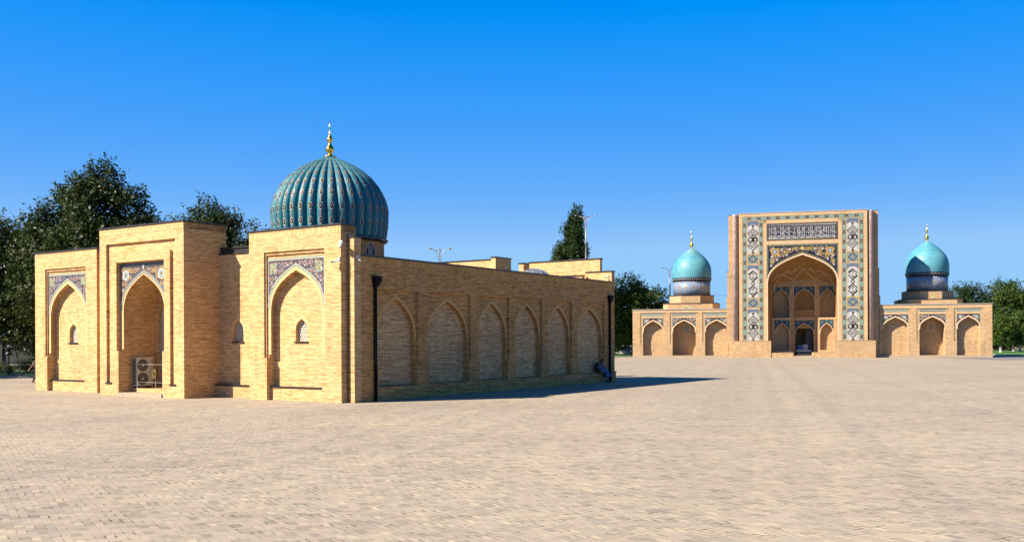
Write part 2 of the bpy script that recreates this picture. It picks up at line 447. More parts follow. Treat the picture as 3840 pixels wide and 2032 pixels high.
M['coping'] = m_plain('dark_sheet_metal', (0.055, 0.055, 0.06), 0.4, 0.35, var=0.35, scale=2.0)
M['coping_far'] = m_plain('pale_sheet_metal', (0.55, 0.52, 0.47), 0.5, 0.1, var=0.1, scale=1.0)
M['sill'] = m_plain('black_sill', (0.035, 0.033, 0.034), 0.3, 0.2, var=0.3)
M['pipe'] = m_plain('black_painted_pipe', (0.006, 0.006, 0.006), 0.75, 0.0, var=0.3, spec=0.15)
M['roof'] = m_plain('grey_roofing', (0.13, 0.13, 0.13), 0.8, var=0.2)
M['zinc'] = m_plain('zinc_sheet', (0.42, 0.46, 0.50), 0.35, 0.6, var=0.1)
M['dark'] = m_plain('dark_interior', (0.02, 0.018, 0.016), 0.9)
M['stone'] = m_plain('sandstone', (0.46, 0.37, 0.25), 0.85, var=0.18, scale=5)
M['teal'] = m_tiledome('teal_dome_tile', (0.013, 0.17, 0.235), (0.032, 0.235, 0.285), 0.48)
M['turq'] = m_tiledome('turquoise_dome_tile', (0.07, 0.34, 0.44), (0.14, 0.43, 0.51), 0.42, rust=False)
M['turq_rust'] = m_tiledome('rust_streaked_turquoise_tile', (0.07, 0.34, 0.44), (0.14, 0.43, 0.51), 0.42, rust=True)
M['gold'] = m_plain('gilded_metal', (0.72, 0.46, 0.075), 0.22, 1.0, var=0.12, scale=6)
M['t_white'] = m_plain('white_tile', (0.60, 0.585, 0.55), 0.45, var=0.1, scale=8)
M['t_cream'] = m_plain('cream_tile', (0.60, 0.52, 0.40), 0.4, var=0.08, scale=8)
M['t_medal'] = m_plain('pale_medallion_tile', (0.44, 0.41, 0.35), 0.5, var=0.15, scale=8, spec=0.2)
M['t_dark'] = m_plain('dark_brown_tile', (0.014, 0.009, 0.009), 0.5, var=0.3, scale=8, spec=0.25)
M['t_navy'] = m_plain('navy_tile', (0.014, 0.018, 0.042), 0.45, var=0.35, scale=6, spec=0.3)
M['t_blue'] = m_plain('cobalt_tile', (0.06, 0.10, 0.26), 0.3, var=0.3, scale=6)
M['t_slate'] = m_plain('slate_blue_tile', (0.13, 0.17, 0.25), 0.35, var=0.3, scale=8)
M['t_turq'] = m_plain('turquoise_tile', (0.10, 0.34, 0.36), 0.3, var=0.2, scale=8)
M['t_ltq'] = m_plain('pale_turquoise_tile', (0.27, 0.43, 0.40), 0.35, var=0.15, scale=8)
M['t_green'] = m_plain('sage_green_tile', (0.30, 0.36, 0.25), 0.4, var=0.2, scale=10)
M['t_yel'] = m_plain('ochre_tile', (0.58, 0.36, 0.05), 0.35, var=0.2, scale=6)
M['t_ylg'] = m_plain('yellow_green_tile', (0.38, 0.38, 0.07), 0.35, var=0.25, scale=9)
M['t_org'] = m_plain('rust_orange_tile', (0.30, 0.14, 0.075), 0.4, var=0.3, scale=9)
M['t_plum'] = m_plain('plum_grey_tile', (0.075, 0.06, 0.065), 0.4, var=0.3, scale=9)
M['t_greyb'] = m_plain('grey_border_tile', (0.29, 0.29, 0.255), 0.45, var=0.2, scale=7)
M['column'] = m_brick('banded_column_tile', (0.34, 0.25, 0.25), (0.52, 0.44, 0.40), (0.24, 0.17, 0.17), bw=0.22, rh=0.16, streak=0.2, mort=0.02, pinkamt=0.1)
M['drum'] = m_drum('star_tile_drum')
M['wmetal'] = m_plain('white_painted_metal', (0.66, 0.66, 0.64), 0.4, 0.0, var=0.06)
M['cream_metal'] = m_plain('cream_painted_steel', (0.60, 0.58, 0.48), 0.4, 0.0, var=0.06)
M['grey_metal'] = m_plain('galvanised_steel', (0.40, 0.42, 0.44), 0.45, 0.5, var=0.1)
M['dull_steel'] = m_plain('dull_steel', (0.30, 0.30, 0.29), 0.5, 0.3, var=0.1)
M['black'] = m_plain('black_plastic', (0.012, 0.012, 0.012), 0.4, var=0.2)
M['curtain'] = m_plain('cream_cloth', (0.52, 0.44, 0.31), 0.85, var=0.12, scale=2, stretch=(5, 5, 0.4))
M['bark'] = m_plain('brown_bark', (0.075, 0.055, 0.04), 0.9, var=0.4, scale=6, stretch=(2, 2, 0.4))
M['whitewash'] = m_plain('whitewashed_bark', (0.60, 0.58, 0.53), 0.85, var=0.12, scale=6)
M['leaf'] = m_leaf('dark_green_leaf', (0.018, 0.036, 0.010), (0.085, 0.125, 0.03))
M['leaf_lit'] = m_leaf('bright_green_leaf', (0.025, 0.06, 0.010), (0.14, 0.22, 0.035))
M['leaf_pop'] = m_leaf('poplar_leaf', (0.016, 0.042, 0.012), (0.075, 0.13, 0.035))
M['leaf_shrub'] = m_leaf('yellowing_shrub_leaf', (0.03, 0.07, 0.012), (0.20, 0.24, 0.04), 0.7)
M['lawn'] = m_lawn('mown_lawn')
M['paving'] = m_paving('herringbone_brick_paving')
M['asphalt'] = m_plain('grey_path', (0.20, 0.19, 0.18), 0.85, var=0.15, scale=1.5)
M['kerb'] = m_plain('pale_kerb_concrete', (0.48, 0.46, 0.42), 0.85, var=0.1)
M['earth'] = m_plain('dry_earth', (0.25, 0.21, 0.15), 0.95, var=0.25, scale=0.3)
M['concrete'] = m_plain('shade_dark_concrete', (0.055, 0.055, 0.06), 0.85, var=0.2, scale=0.8)  # colour darkened to stand for the shade of the left trees
M['white_wall'] = m_plain('white_limewash', (0.76, 0.75, 0.72), 0.8, var=0.04)
M['beige_wall'] = m_plain('beige_render', (0.55, 0.47, 0.33), 0.85, var=0.08)
M['skin'] = m_plain('skin', (0.36, 0.20, 0.13), 0.55, var=0.06)
M['hair'] = m_plain('black_hair', (0.012, 0.010, 0.009), 0.5, var=0.3, scale=20)
M['blue_cloth'] = m_plain('sky_blue_cloth', (0.06, 0.20, 0.42), 0.8, var=0.25, scale=6)
M['dark_cloth'] = m_plain('dark_trouser_cloth', (0.022, 0.022, 0.026), 0.85, var=0.25, scale=6)
M['shoe'] = m_plain('reddish_shoe', (0.16, 0.05, 0.035), 0.6, var=0.2)
M['shirt'] = m_plain('grey_striped_knit', (0.30, 0.34, 0.33), 0.85, var=0.35, scale=4, stretch=(0.2, 0.2, 5))
M['pic_blue'] = m_plain('blue_painted_canvas', (0.03, 0.18, 0.42), 0.6, var=0.5, scale=5)
M['pic_pale'] = m_plain('pale_painted_canvas', (0.55, 0.52, 0.50), 0.6, var=0.35, scale=5)
M['marble'] = m_plain('white_marble', (0.72, 0.70, 0.66), 0.5, var=0.06)
M['dry_leaf'] = m_plain('green_fallen_leaf', (0.16, 0.20, 0.03), 0.6, var=0.2)

# ------------------------------------------------------------------ world, sun, camera
SUN_EL = radians(39.2)
TRAV = Vector((0.922, 0.387, 0)).normalized()
w = bpy.data.worlds.new('World'); sc.world = w; w.use_nodes = True
nt = w.node_tree; nt.nodes.clear(); N = NT(nt)
sky = N.n('ShaderNodeTexSky', sky_type='NISHITA'); sky.sun_disc = False
sky.sun_elevation = SUN_EL; sky.sun_rotation = atan2(-TRAV.x, -TRAV.y)
sky.altitude = 450; sky.air_density = 1.0; sky.dust_density = 0.3; sky.ozone_density = 3.0
# the photograph's processing: a deeper, purer and more even blue in view than the raw sky
sh = N.n('ShaderNodeSeparateColor', mode='HSV'); N.l(sky.outputs[0], sh.inputs[0])
hs = N.n('ShaderNodeCombineColor', mode='HSV')
N.l(N.math('MAXIMUM', N.math('MULTIPLY_ADD', sh.outputs[0], 0.5, 0.3125), 0.592), hs.inputs[0])
N.l(N.math('MAXIMUM', N.math('MINIMUM', N.math('MULTIPLY_ADD', sh.outputs[1], 1.36, 0.09), 1.0), 0.69), hs.inputs[1])
vv = N.math('POWER', N.math('DIVIDE', sh.outputs[2], 3.0), 4.0)  # also dims the unseen upper sky to weaken fill in the shadows
N.l(N.math('MULTIPLY', N.math('SUBTRACT', 1.0, N.math('EXPONENT', N.math('MULTIPLY', vv, -1.0))), 4.55), hs.inputs[2])
bg = N.n('ShaderNodeBackground'); bg.inputs['Strength'].default_value = 0.075
N.l(hs.outputs[0], bg.inputs[0])
wo = N.n('ShaderNodeOutputWorld'); N.l(bg.outputs[0], wo.inputs[0])

sl = bpy.data.lights.new('sun', 'SUN'); sl.energy = 5.0; sl.angle = radians(0.5); sl.color = (1.0, 0.85, 0.70)
so = link(bpy.data.objects.new('sun', sl))
dirv = Vector((TRAV.x*cos(SUN_EL), TRAV.y*cos(SUN_EL), -sin(SUN_EL)))
so.rotation_euler = dirv.to_track_quat('-Z', 'Y').to_euler(); so.location = (-60, -20, 60)

cam = bpy.data.cameras.new('camera'); co = link(bpy.data.objects.new('camera', cam))
F_SRC, CY, ROLL, CAMH = 3602.57, 1279.48, radians(0.2513), 2.6
cam.sensor_width = 36; cam.lens = F_SRC/3840*36; cam.shift_y = (CY-1016)/3840
cam.clip_start = 0.1; cam.clip_end = 6000
co.matrix_world = Matrix.Translation((0, 0, CAMH)) @ Matrix.Rotation(pi/2, 4, 'X') @ Matrix.Rotation(-ROLL, 4, 'Z')
sc.camera = co
sc.view_settings.view_transform = 'Standard'; sc.view_settings.look = 'None'
sc.view_settings.exposure = 1.5; sc.view_settings.gamma = 1.0

def at(px, Y, py=None):
    """world X (and z) of a point seen at source pixel px, py at distance Y"""
    a = px-1920; b = (py if py is not None else 1350)-CY
    u = a*cos(ROLL)-b*sin(ROLL); v = a*sin(ROLL)+b*cos(ROLL)
    return (u/F_SRC*Y, Y, CAMH - v/F_SRC*Y)

# ------------------------------------------------------------------ shared pieces
def scrolls(mb, P, d, region, bbox, step, seed, wmat, fmats, sw=0.03, fr=0.07, turns=1.4):
    """spiral tendrils with flowers and leaves filling a region of a tile panel"""
    R = random.Random(seed)
    x0, x1, z0, z1 = bbox
    nx = max(1, int((x1-x0)/step)); nz = max(1, int((z1-z0)/step))
    for i in range(nx+1):
        for j in range(nz+1):
            c = (x0+(i+0.5)*(x1-x0)/(nx+0.0 or 1)+R.uniform(-.15, .15)*step, z0+(j+0.5)*(z1-z0)/(nz or 1)+R.uniform(-.15, .15)*step)
            if not region(c): continue
            r0 = step*R.uniform(0.42, 0.58); ph = R.uniform(0, 2*pi); sg = R.choice((-1, 1))
            run = []
            K = 26
            for k in range(K+1):
                t = k/K; r = r0*(1-0.82*t); a = ph+sg*2*pi*turns*t
                p = (c[0]+r*cos(a), c[1]+r*sin(a))
                if region(p): run.append(p)
                else:
                    if len(run) > 2: mb.ribbon(P, run, sw, d, wmat)
                    run = []
            if len(run) > 2: mb.ribbon(P, run, sw, d, wmat)
            mb.disc(P, c, fr, d-0.002, R.choice(fmats), 7, ph=ph)
            for q in range(4):
                a = ph+q*pi/2+R.uniform(-.4, .4); rr = r0*R.uniform(0.75, 1.05)
                p = (c[0]+rr*cos(a), c[1]+rr*sin(a))
                if region(p): mb.disc(P, p, fr*R.uniform(.5, .9), d-0.003, R.choice(fmats), 5, ph=R.uniform(0, 6))

def rosette(mb, P, c, r, d, m_out, m_in, m_core, n=12):
    pts = []
    for i in range(n*2):
        a = 2*pi*i/(2*n); rr = r if i % 2 == 0 else r*0.78
        pts.append((c[0]+rr*cos(a), c[1]+rr*sin(a)))
    mb.add([P.pt(c[0], c[1], d)]+[P.pt(a, b, d) for a, b in pts], [(0, i+1, (i+1) % (2*n)+1) for i in range(2*n)], m_out)
    mb.disc(P, c, r*0.62, d-0.002, m_in, 12); mb.disc(P, c, r*0.28, d-0.004, m_core, 8)

def spandrel_poly(uL, uR, zb, zt, uc, hw, zs, za):
    a = arch(uc, hw, zs, za)
    out = [(uL, zb), (uL, zt), (uR, zt), (uR, zb)]
    inner = [p for p in reversed(a)]           # right spring -> left spring
    if zs < zb:
        inner = [p for p in inner if p[1] > zb]
    if abs(inner[0][0]-uR) < 0.012: out = out[:-1]
    if abs(inner[-1][0]-uL) < 0.012: out = out[1:]
    return out + inner

def lattice(mb, P, outline, bb, cell, d0, d1, mat=0, holes=None):
    """pierced gypsum screen: an outline pierced by hexagonal holes"""
    u0, u1, z0, z1 = bb
    r = cell*0.33
    hs = []
    row = 0; z = z0+cell*0.62
    while z < z1-cell*0.3:
        u = u0+cell*(0.62 if row % 2 == 0 else 1.12)
        while u < u1-cell*0.4:
            h = [(u+r*cos(pi/6+k*pi/3), z+r*1.08*sin(pi/6+k*pi/3)) for k in range(6)]
            if all(inside((u+(a-u)*1.25, z+(b-z)*1.25), outline) for a, b in h): hs.append(h)
            u += cell
        z += cell*0.88; row += 1
    mb.plate(P, outline, hs, d0, d1, mat, back=True)

def coping(name, parent, rects, z, th=0.07, over=0.045, mat='coping'):
    mb = MB()
    for x0, x1, y0, y1 in rects:
        mb.box(x0-over, x1+over, y0-over, y1+over, z, z+th)
        mb.box(x0-over-0.006, x1+over+0.006, y0-over-0.006, y1+over+0.006, z+th*0.15, z+th*0.42)
    return mb.build(name, M[mat], parent)

def window_hole(uc, hw, z0, za, n=6):
    zs = z0+(za-z0)*0.5
    return [(uc-hw, z0)] + arch(uc, hw, zs, za, n) + [(uc+hw, z0)]

def arched_window(parent, P, uc, hw, z0, za, dwall, mat_l='white_plaster'):
    """screen set back in a pierced wall, its dark void and its sill"""
    out = window_hole(uc, hw-0.004, z0+0.004, za-0.004)
    mb = MB(); lattice(mb, P, out, (uc-hw, uc+hw, z0, za), 0.125, dwall+0.17, dwall+0.21)
    wn = mb.build('window_screen', M[mat_l], parent)
    mb = MB(); mb.plate(P, rect(uc-hw-0.02, uc+hw+0.02, z0-0.02, za+0.02), (), dwall+0.50, dwall+0.52)
    mb.build('window_void', M['dark'], wn)
    mb = MB(); o = []
    u0, u1 = uc-hw-0.06, uc+hw+0.06
    vs = [P.pt(u0, z0-0.085, dwall-0.055), P.pt(u1, z0-0.085, dwall-0.055), P.pt(u1, z0-0.03, dwall-0.055), P.pt(u0, z0-0.03, dwall-0.055),
          P.pt(u0, z0-0.085, dwall+0.002), P.pt(u1, z0-0.085, dwall+0.002), P.pt(u1, z0-0.008, dwall+0.002), P.pt(u0, z0-0.008, dwall+0.002)]
    mb.add(vs, [(0,1,2,3),(5,4,7,6),(3,2,6,7),(0,3,7,4),(1,5,6,2),(0,4,5,1)])
    mb.build('window_sill', M['sill'], wn)
    # brick ring round the opening
    mb = MB(); a = arch(uc, hw+0.075, z0+(za-z0)*0.5, za+0.085, 6)
    mb.ribbon(P, a, 0.13, dwall-0.004, 0); mb.build('window_arch', M['voussoir'], wn)
    return wn

def lathe_obj(name, prof, c, mat, parent, n=32, smooth=True):
    mb = MB(); mb.lathe(prof, c, n, 0, smooth); return mb.build(name, mat, parent)

def uv_cyl(o, c, R):
    me = o.data; uvl = me.uv_layers.new(name='UVMap')
    for poly in me.polygons:
        th = [atan2(me.vertices[me.loops[l].vertex_index].co.y-c[1], me.vertices[me.loops[l].vertex_index].co.x-c[0]) for l in poly.loop_indices]
        mx = max(th)
        for l, t in zip(poly.loop_indices, th):
            if mx-t > pi: t += 2*pi
            uvl.data[l].uv = (t*R, me.vertices[me.loops[l].vertex_index].co.z)

# ================================================================== LEFT BUILDING (shrine)
LYAW = radians(32.9633)
shrine = tag(empty('domed_shrine', (-6.7194, 40.9664, 0), -LYAW), 'low yellow brick shrine with ribbed teal dome, arched niches and long shaded wall', 'shrine')

def brick_bay(root, xc, zt, ls=1.0):
    """a corner bay of the front: stepped frame, tile spandrel, niche, window, ledge"""
    P = front(-0.34)
    xl, xr = xc-2.83, xc+2.83
    fl, fr = xc-1.87, xc+1.87
    jl, jr = xc-1.71, xc+1.71
    mb = MB()
    mb.plate(P, [(xl, 0), (xl, zt), (xr, zt), (xr, 0), (jr, 0), (jr, 1.90), (fr, 1.90), (fr, 6.65), (fl, 6.65), (fl, 1.90), (jl, 1.90), (jl, 0)][::-1], (), 0, 0.075)
    f2l, f2r = fl+0.075, fr-0.075
    mb.plate(P, [(xl, 0), (xl, zt), (xr, zt), (xr, 0), (jr, 0), (jr, 1.90), (f2r, 1.90), (f2r, 6.52), (f2l, 6.52), (f2l, 1.90), (jl, 1.90), (jl, 0)][::-1], (), 0.075, 0.15)
    op = [(jl, 0)] + arch(xc, 1.71, 3.95, 5.80) + [(jr, 0)]
    mb.plate(P, [(xl, 0)] + op + [(xr, 0), (xr, zt), (xl, zt)], (), 0.15, 0.48)
    wh = window_hole(xc, 0.36, 2.65, 3.65)
    mb.plate(P, rect(xl, xr, 0, zt), [wh], 0.48, 0.95, back=True)
    mb.plate(P, rect(xl, xr, zt-0.002, zt), (), 0, 0.95)
    body = mb.build('corner_bay', M['brick'], root)
    mb = MB(); mb.plate(P, rect(xl, xr, zt-0.30, zt-0.001), (), -0.004, 0.953)
    mb.build('upright_course', M['soldier'], body)
    coping('coping', body, [(xl, xr, -0.34, 0.61)], zt)
    # tile spandrel
    sp = spandrel_poly(xc-1.73, xc+1.73, 4.1, 6.30, xc, 1.73, 4.1, 6.09)
    mb = MB(); d = 0.15-0.006
    mb.plate(P, sp, (), d, 0.15, 0)
    reg = lambda p: inside(p, sp_in)
    sp_in = spandrel_poly(xc-1.66, xc+1.66, 4.35, 6.22, xc, 1.66, 4.2, 6.2)
    scrolls(mb, P, d-0.003, reg, (xc-1.7, xc+1.7, 4.3, 6.25), 0.30, int(xc*10) % 97, 1, (2, 2, 2, 3), 0.024, 0.06)
    scrolls(mb, P, d-0.002, reg, (xc-1.6, xc+1.6, 4.4, 6.2), 0.24, int(xc*7) % 91, 3, (2, 3, 1), 0.022, 0.04)
    for sx in (-1, 1):
        c = (xc+sx*1.42, 5.92)
        mb.poly(P, [(c[0]-0.19, c[1]-0.22), (c[0]+0.19, c[1]-0.22), (c[0]+0.19, c[1]+0.22), (c[0]-0.19, c[1]+0.22)], d-0.006, 4)
        for k in range(7):
            a = k*2.4; mb.disc(P, (c[0]+0.028*k*cos(a), c[1]+0.03*k*sin(a)), 0.05, d-0.008, (5, 1, 5, 4)[k % 4], 6)
    ar = arch(xc, 1.70, 4.1, 6.03)
    mb.ribbon(P, ar, 0.11, d-0.004, 4); mb.ribbon(P, arch(xc, 1.745, 4.1, 6.10), 0.028, d-0.006, 1)
    mb.ribbon(P, [(xc-1.73, 6.345), (xc+1.73, 6.345)], 0.085, d-0.004, 4)
    mb.ribbon(P, [(xc-1.73, 6.29), (xc+1.73, 6.29)], 0.03, d-0.006, 1)
    for sx in (-1, 1): mb.ribbon(P, [(xc+sx*1.715, 4.2), (xc+sx*1.715, 6.38)], 0.03, d-0.005, 1)
    mb.build('tile_spandrel', [M['t_plum'], M['t_white'], M['t_org'], M['t_slate'], M['t_green'], M['t_ylg']], body)
    mb = MB(); mb.ribbon(P, [(xc-1.645, 3.95-1.9)] + arch(xc, 1.645+0.0, 3.95, 5.90) + [(xc+1.645, 3.95-1.9)], 0.13, 0.15-0.004)
    mb.build('arch_ring', M['voussoir'], body)
    # ledge
    mb = MB(); mb.box(jl+0.003, jr-0.003, -0.11, 0.138, 0, 0.555)
    lg = mb.build('ledge', M['brick'], body)
    mb = MB(); mb.box(jl+0.004, jr-0.004, -0.15, 0.137, 0.557, 0.625)
    mb.build('ledge_slab', M['sill'], lg)
    arched_window(body, P, xc, 0.36, 2.65, 3.65, 0.48)
    return body

brick_bay(shrine, -3.27, 7.60)
brick_bay(shrine, -20.5, 7.55)

# recessed walls between bays and portal (y = 0.55)
def recess_wall(xl, xr, win):
    P = front(0.55); zt = 6.80
    mb = MB(); hole = [window_hole(win, 0.36, 2.65, 3.65)] if win is not None else []
    mb.plate(P, rect(xl, xr, 0, zt), hole, 0, 0.4, back=True)
    body = mb.build('recessed_wall', M['brick'], shrine)
    mb = MB(); mb.plate(P, rect(xl, xr, zt-0.29, zt-0.001), (), -0.004, 0.0); mb.build('upright_course', M['soldier'], body)
    mb = MB(); mb.box(xl, xr, 0.50, 0.95, zt, zt+0.10); mb.box(xl, xr, 0.62, 0.96, zt+0.10, zt+0.30); mb.box(xl, xr, 0.56, 0.97, zt+0.30, zt+0.36)
    mb.build('coping', M['coping'], body)
    mb = MB(); mb.box(xl+0.002, xr-0.002, 0.27, 0.548, 0, 0.54); lg = mb.build('ledge', M['brick'], body)
    mb = MB(); mb.box(xl+0.003, xr-0.003, 0.23, 0.547, 0.542, 0.61); mb.build('ledge_slab', M['sill'], lg)
    if win is not None: arched_window(body, P, win, 0.35, 2.65, 3.65, 0.0)
recess_wall(-9.16, -6.10, -7.86)
recess_wall(-17.67, -15.60, -16.6)

# portal
def shrine_portal():
    P = front(-1.55); xl, xr, xc, zt = -15.60, -9.16, -12.42, 8.24
    fl, fr = xc-1.83, xc+1.83; jl, jr = xc-1.69, xc+1.69
    chan = [(xc-2.65, 0.64), (xc-2.65, 7.49), (xc+2.65, 7.49), (xc+2.65, 0.64), (xc+2.26, 0.64), (xc+2.26, 6.98), (xc-2.26, 6.98), (xc-2.26, 0.64)]
    key = [(jr, 0), (jr, 2.2), (fr, 2.2), (fr, 6.56), (fl, 6.56), (fl, 2.2), (jl, 2.2), (jl, 0)]
    outer = [(xl, 0), (xl, zt), (xr, zt), (xr, 0)] + key
    mb = MB()
    mb.plate(P, outer[::-1], [chan], 0, 0.13)
    mb.plate(P, outer[::-1], (), 0.13, 0.22)
    op = [(jl, 0)] + arch(xc, 1.69, 4.15, 5.93, k=(0.55, 0.50, 0.78)) + [(jr, 0)]
    mb.plate(P, [(xl, 0)] + op + [(xr, 0), (xr, zt), (xl, zt)], (), 0.22, 2.095)
    door = [(xc-1.4, 0.36)] + arch(xc, 1.4, 3.6, 5.25) + [(xc+1.4, 0.36)]
    mb.plate(P, rect(xl, xr, 0, zt), [door], 2.095, 2.5, back=True)
    mb.plate(P, rect(xl, xr, zt-0.002, zt), (), 0, 2.1)
    body = mb.build('portal', M['brick'], shrine)
    mb = MB(); mb.plate(P, rect(xl, xr, zt-0.30, zt-0.001), (), -0.004, 2.502); mb.build('upright_course', M['soldier'], body)
    coping('coping', body, [(xl, xr, -1.55, 0.95)], zt, 0.08)
    # spandrel
    d = 0.22-0.006
    sp = spandrel_poly(xc-1.80, xc+1.80, 4.2, 6.50, xc, 1.80, 4.2, 6.19)
    sp_in = spandrel_poly(xc-1.72, xc+1.72, 4.4, 6.28, xc, 1.72, 4.3, 6.28)
    mb = MB(); mb.plate(P, sp, (), d, 0.22, 0)
    reg = lambda p: inside(p, sp_in)
    scrolls(mb, P, d-0.003, reg, (xc-1.75, xc+1.75, 4.3, 6.3), 0.30, 5, 1, (3, 2, 3, 2, 4), 0.018, 0.045, 1.7)
    scrolls(mb, P, d-0.005, reg, (xc-1.6, xc+1.6, 4.4, 6.3), 0.30, 15, 3, (2, 3, 4), 0.03, 0.04, 1.2)
    for sx in (-1, 1): rosette(mb, P, (xc+sx*1.36, 5.92), 0.29, d-0.008, 1, 5, 2, 10)
    mb.ribbon(P, arch(xc, 1.72, 4.2, 6.07, k=(0.55, 0.50, 0.78)), 0.13, d-0.004, 0)
    mb.ribbon(P, arch(xc, 1.72, 4.2, 6.07, k=(0.55, 0.50, 0.78)), 0.045, d-0.006, 1)
    mb.ribbon(P, arch(xc, 1.785, 4.2, 6.16), 0.025, d-0.007, 5)
    mb.disc(P, (xc, 6.30), 0.07, d-0.01, 1, 8, 0.12); mb.disc(P, (xc, 6.30), 0.035, d-0.012, 5, 8, 0.06)
    zig = [(xc-1.8+0.09*i, 6.42+(0.035 if i % 2 else -0.035)) for i in range(41)]
    mb.ribbon(P, [(xc-1.8, 6.42), (xc+1.8, 6.42)], 0.16, d-0.004, 0); mb.ribbon(P, zig, 0.03, d-0.006, 4)
    mb.build('tile_spandrel', [M['t_plum'], M['t_white'], M['t_org'], M['t_yel'], M['t_slate'], M['t_ltq']], body)
    mb = MB(); mb.ribbon(P, [(xc-1.63, 2.3)] + arch(xc, 1.63, 4.15, 6.00, k=(0.55, 0.50, 0.78)) + [(xc+1.63, 2.3)], 0.12, 0.22-0.004)
    mb.build('arch_ring', M['voussoir'], body)
    for a in (xc-2.455, xc+2.455):
        mb = MB(); mb.box(a-0.25, a+0.24, -1.60, -1.43, 0.595, 0.655); mb.build('channel_sill', M['sill'], body)
    # steps inside the niche
    mb = MB(); mb.box(jl+0.002, jr-0.002, -1.62, -0.86, 0, 0.17)
    mb.build('step', M['stone'], body)
    mb = MB(); mb.box(jl+0.002, jr-0.002, -0.86, 0.54, 0, 0.36)
    mb.build('step', M['brick'], body)
    mb = MB(); mb.box(xc-1.5, xc+1.5, 0.97, 1.02, 0.3, 5.4); mb.build('doorway_void', M['dark'], body)
    return body
shrine_portal()

# long side wall in shade (x = 0, faces +x) with six arched panels
def shrine_side():
    P = Plane((0, 0, 0), (0, 1, 0), (-1, 0, 0)); zt = 6.30; T = 24.40
    bays = [(1.46, 4.37), (5.07, 8.55), (9.23, 12.09), (12.64, 15.49), (16.04, 18.89), (19.53, 23.02)]
    keys = []; arches = []; sills = []
    for a, b in bays:
        jl, jr = a+0.13, b-0.14; c = (a+b)/2
        keys.append([(jl, 0.6), (jl, 1.6), (a, 1.6), (a, 4.93), (b, 4.93), (b, 1.6), (jr, 1.6), (jr, 0.6)])
        arches.append([(jl, 0.6)] + arch((jl+jr)/2, (jr-jl)/2, 2.75, 4.56, k=(0.55, 0.52, 0.80)) + [(jr, 0.6)])
        sills.append((jl, jr))
    mb = MB(); o = rect(0.43, T, 0, zt)
    mb.plate(P, o, keys, 0, 0.14)
    mb.plate(P, o, arches, 0.14, 0.36)
    mb.plate(P, o, (), 0.36, 0.60, 1, back=True)
    mb.box(-0.6, 0, 0.43, T, zt-0.004, zt)
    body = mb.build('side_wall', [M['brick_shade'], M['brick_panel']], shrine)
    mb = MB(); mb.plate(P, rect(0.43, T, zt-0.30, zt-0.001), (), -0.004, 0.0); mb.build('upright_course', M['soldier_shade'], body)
    coping('coping', body, [(-0.6, 0, 0.46, 23.93)], zt, 0.075)
    for (a, b), (jl, jr) in zip(bays, sills):
        mb = MB(); mb.box(-0.355, 0.02, jl+0.003, jr-0.003, 0.603, 0.645); mb.build('panel_sill', M['sill'], body)
        mb = MB(); mb.ribbon(P, arch((jl+jr)/2, (jr-jl)/2+0.06, 2.75, 4.63, k=(0.55, 0.52, 0.80)), 0.13, 0.14-0.004)
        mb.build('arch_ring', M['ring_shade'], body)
    mb = MB(); mb.box(-0.02, 0.06, 23.9, 24.47, 0, 0.60); mb.box(-0.02, 0.09, 23.88, 24.5, 0.60, 0.66)
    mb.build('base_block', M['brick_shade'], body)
    for y, f in ((1.27, 1), (23.60, 1)):
        mb = MB(); mb.tube([(0.085, y, 0.02), (0.085, y, 5.1)], 0.075, 10)
        for z in (0.9, 2.4, 3.9): mb.tube([(0.085, y, z), (0.085, y, z+0.05)], 0.088, 10)
        for z in (1.0, 2.6, 4.2): mb.box(-0.0, 0.06, y-0.10, y+0.10, z, z+0.03)
        pipe = mb.build('drainpipe', M['pipe'], shrine)
        mb = MB()
        v = [(0.01, y-0.08, 5.0), (0.17, y-0.08, 5.0), (0.17, y+0.08, 5.0), (0.01, y+0.08, 5.0),
             (0.003, y-0.14, 5.25), (0.24, y-0.14, 5.25), (0.24, y+0.26, 5.25), (0.003, y+0.26, 5.25),
             (0.003, y-0.14, 5.47), (0.24, y-0.14, 5.47), (0.24, y+0.26, 5.47), (0.003, y+0.26, 5.47)]
        f_ = [(3, 2, 1, 0), (8, 9, 10, 11)]
        for b0 in (0, 4):
            for k in range(4): f_.append((b0+k, b0+(k+1) % 4, b0+4+(k+1) % 4, b0+4+k))
        mb.add(v, f_); mb.build('hopper', M['pipe'], pipe)
shrine_side()

# corner pier between the front bay and the side wall
mb = MB(); mb.box(-0.30, 0.002, 0.0, 0.425, 0, 7.05); pier = mb.build('corner_pier', M['brick'], shrine)
mb = MB(); mb.box(-0.304, 0.006, -0.004, 0.426, 6.76, 7.049); mb.build('upright_course', M['soldier'], pier)
coping('coping', pier, [(-0.30, 0.0, 0.0, 0.425)], 7.05, 0.075)
mb = MB(); mb.box(-0.435, -0.302, 0.42, 0.6, 0, 7.0); mb.build('corner_recess', M['brick'], shrine)
# closing walls and roof that the photo does not show
mb = MB(); mb.box(-23.3, -22.9, 0.62, 24.4, 0, 6.3); mb.box(-22.9, -0.62, 24.0, 24.4, 0, 6.3); mb.build('rear_wall', M['brick'], shrine)
mb = MB(); mb.box(-22.88, -0.62, 0.96, 23.98, 5.75, 5.9); mb.build('roof', M['roof'], shrine)

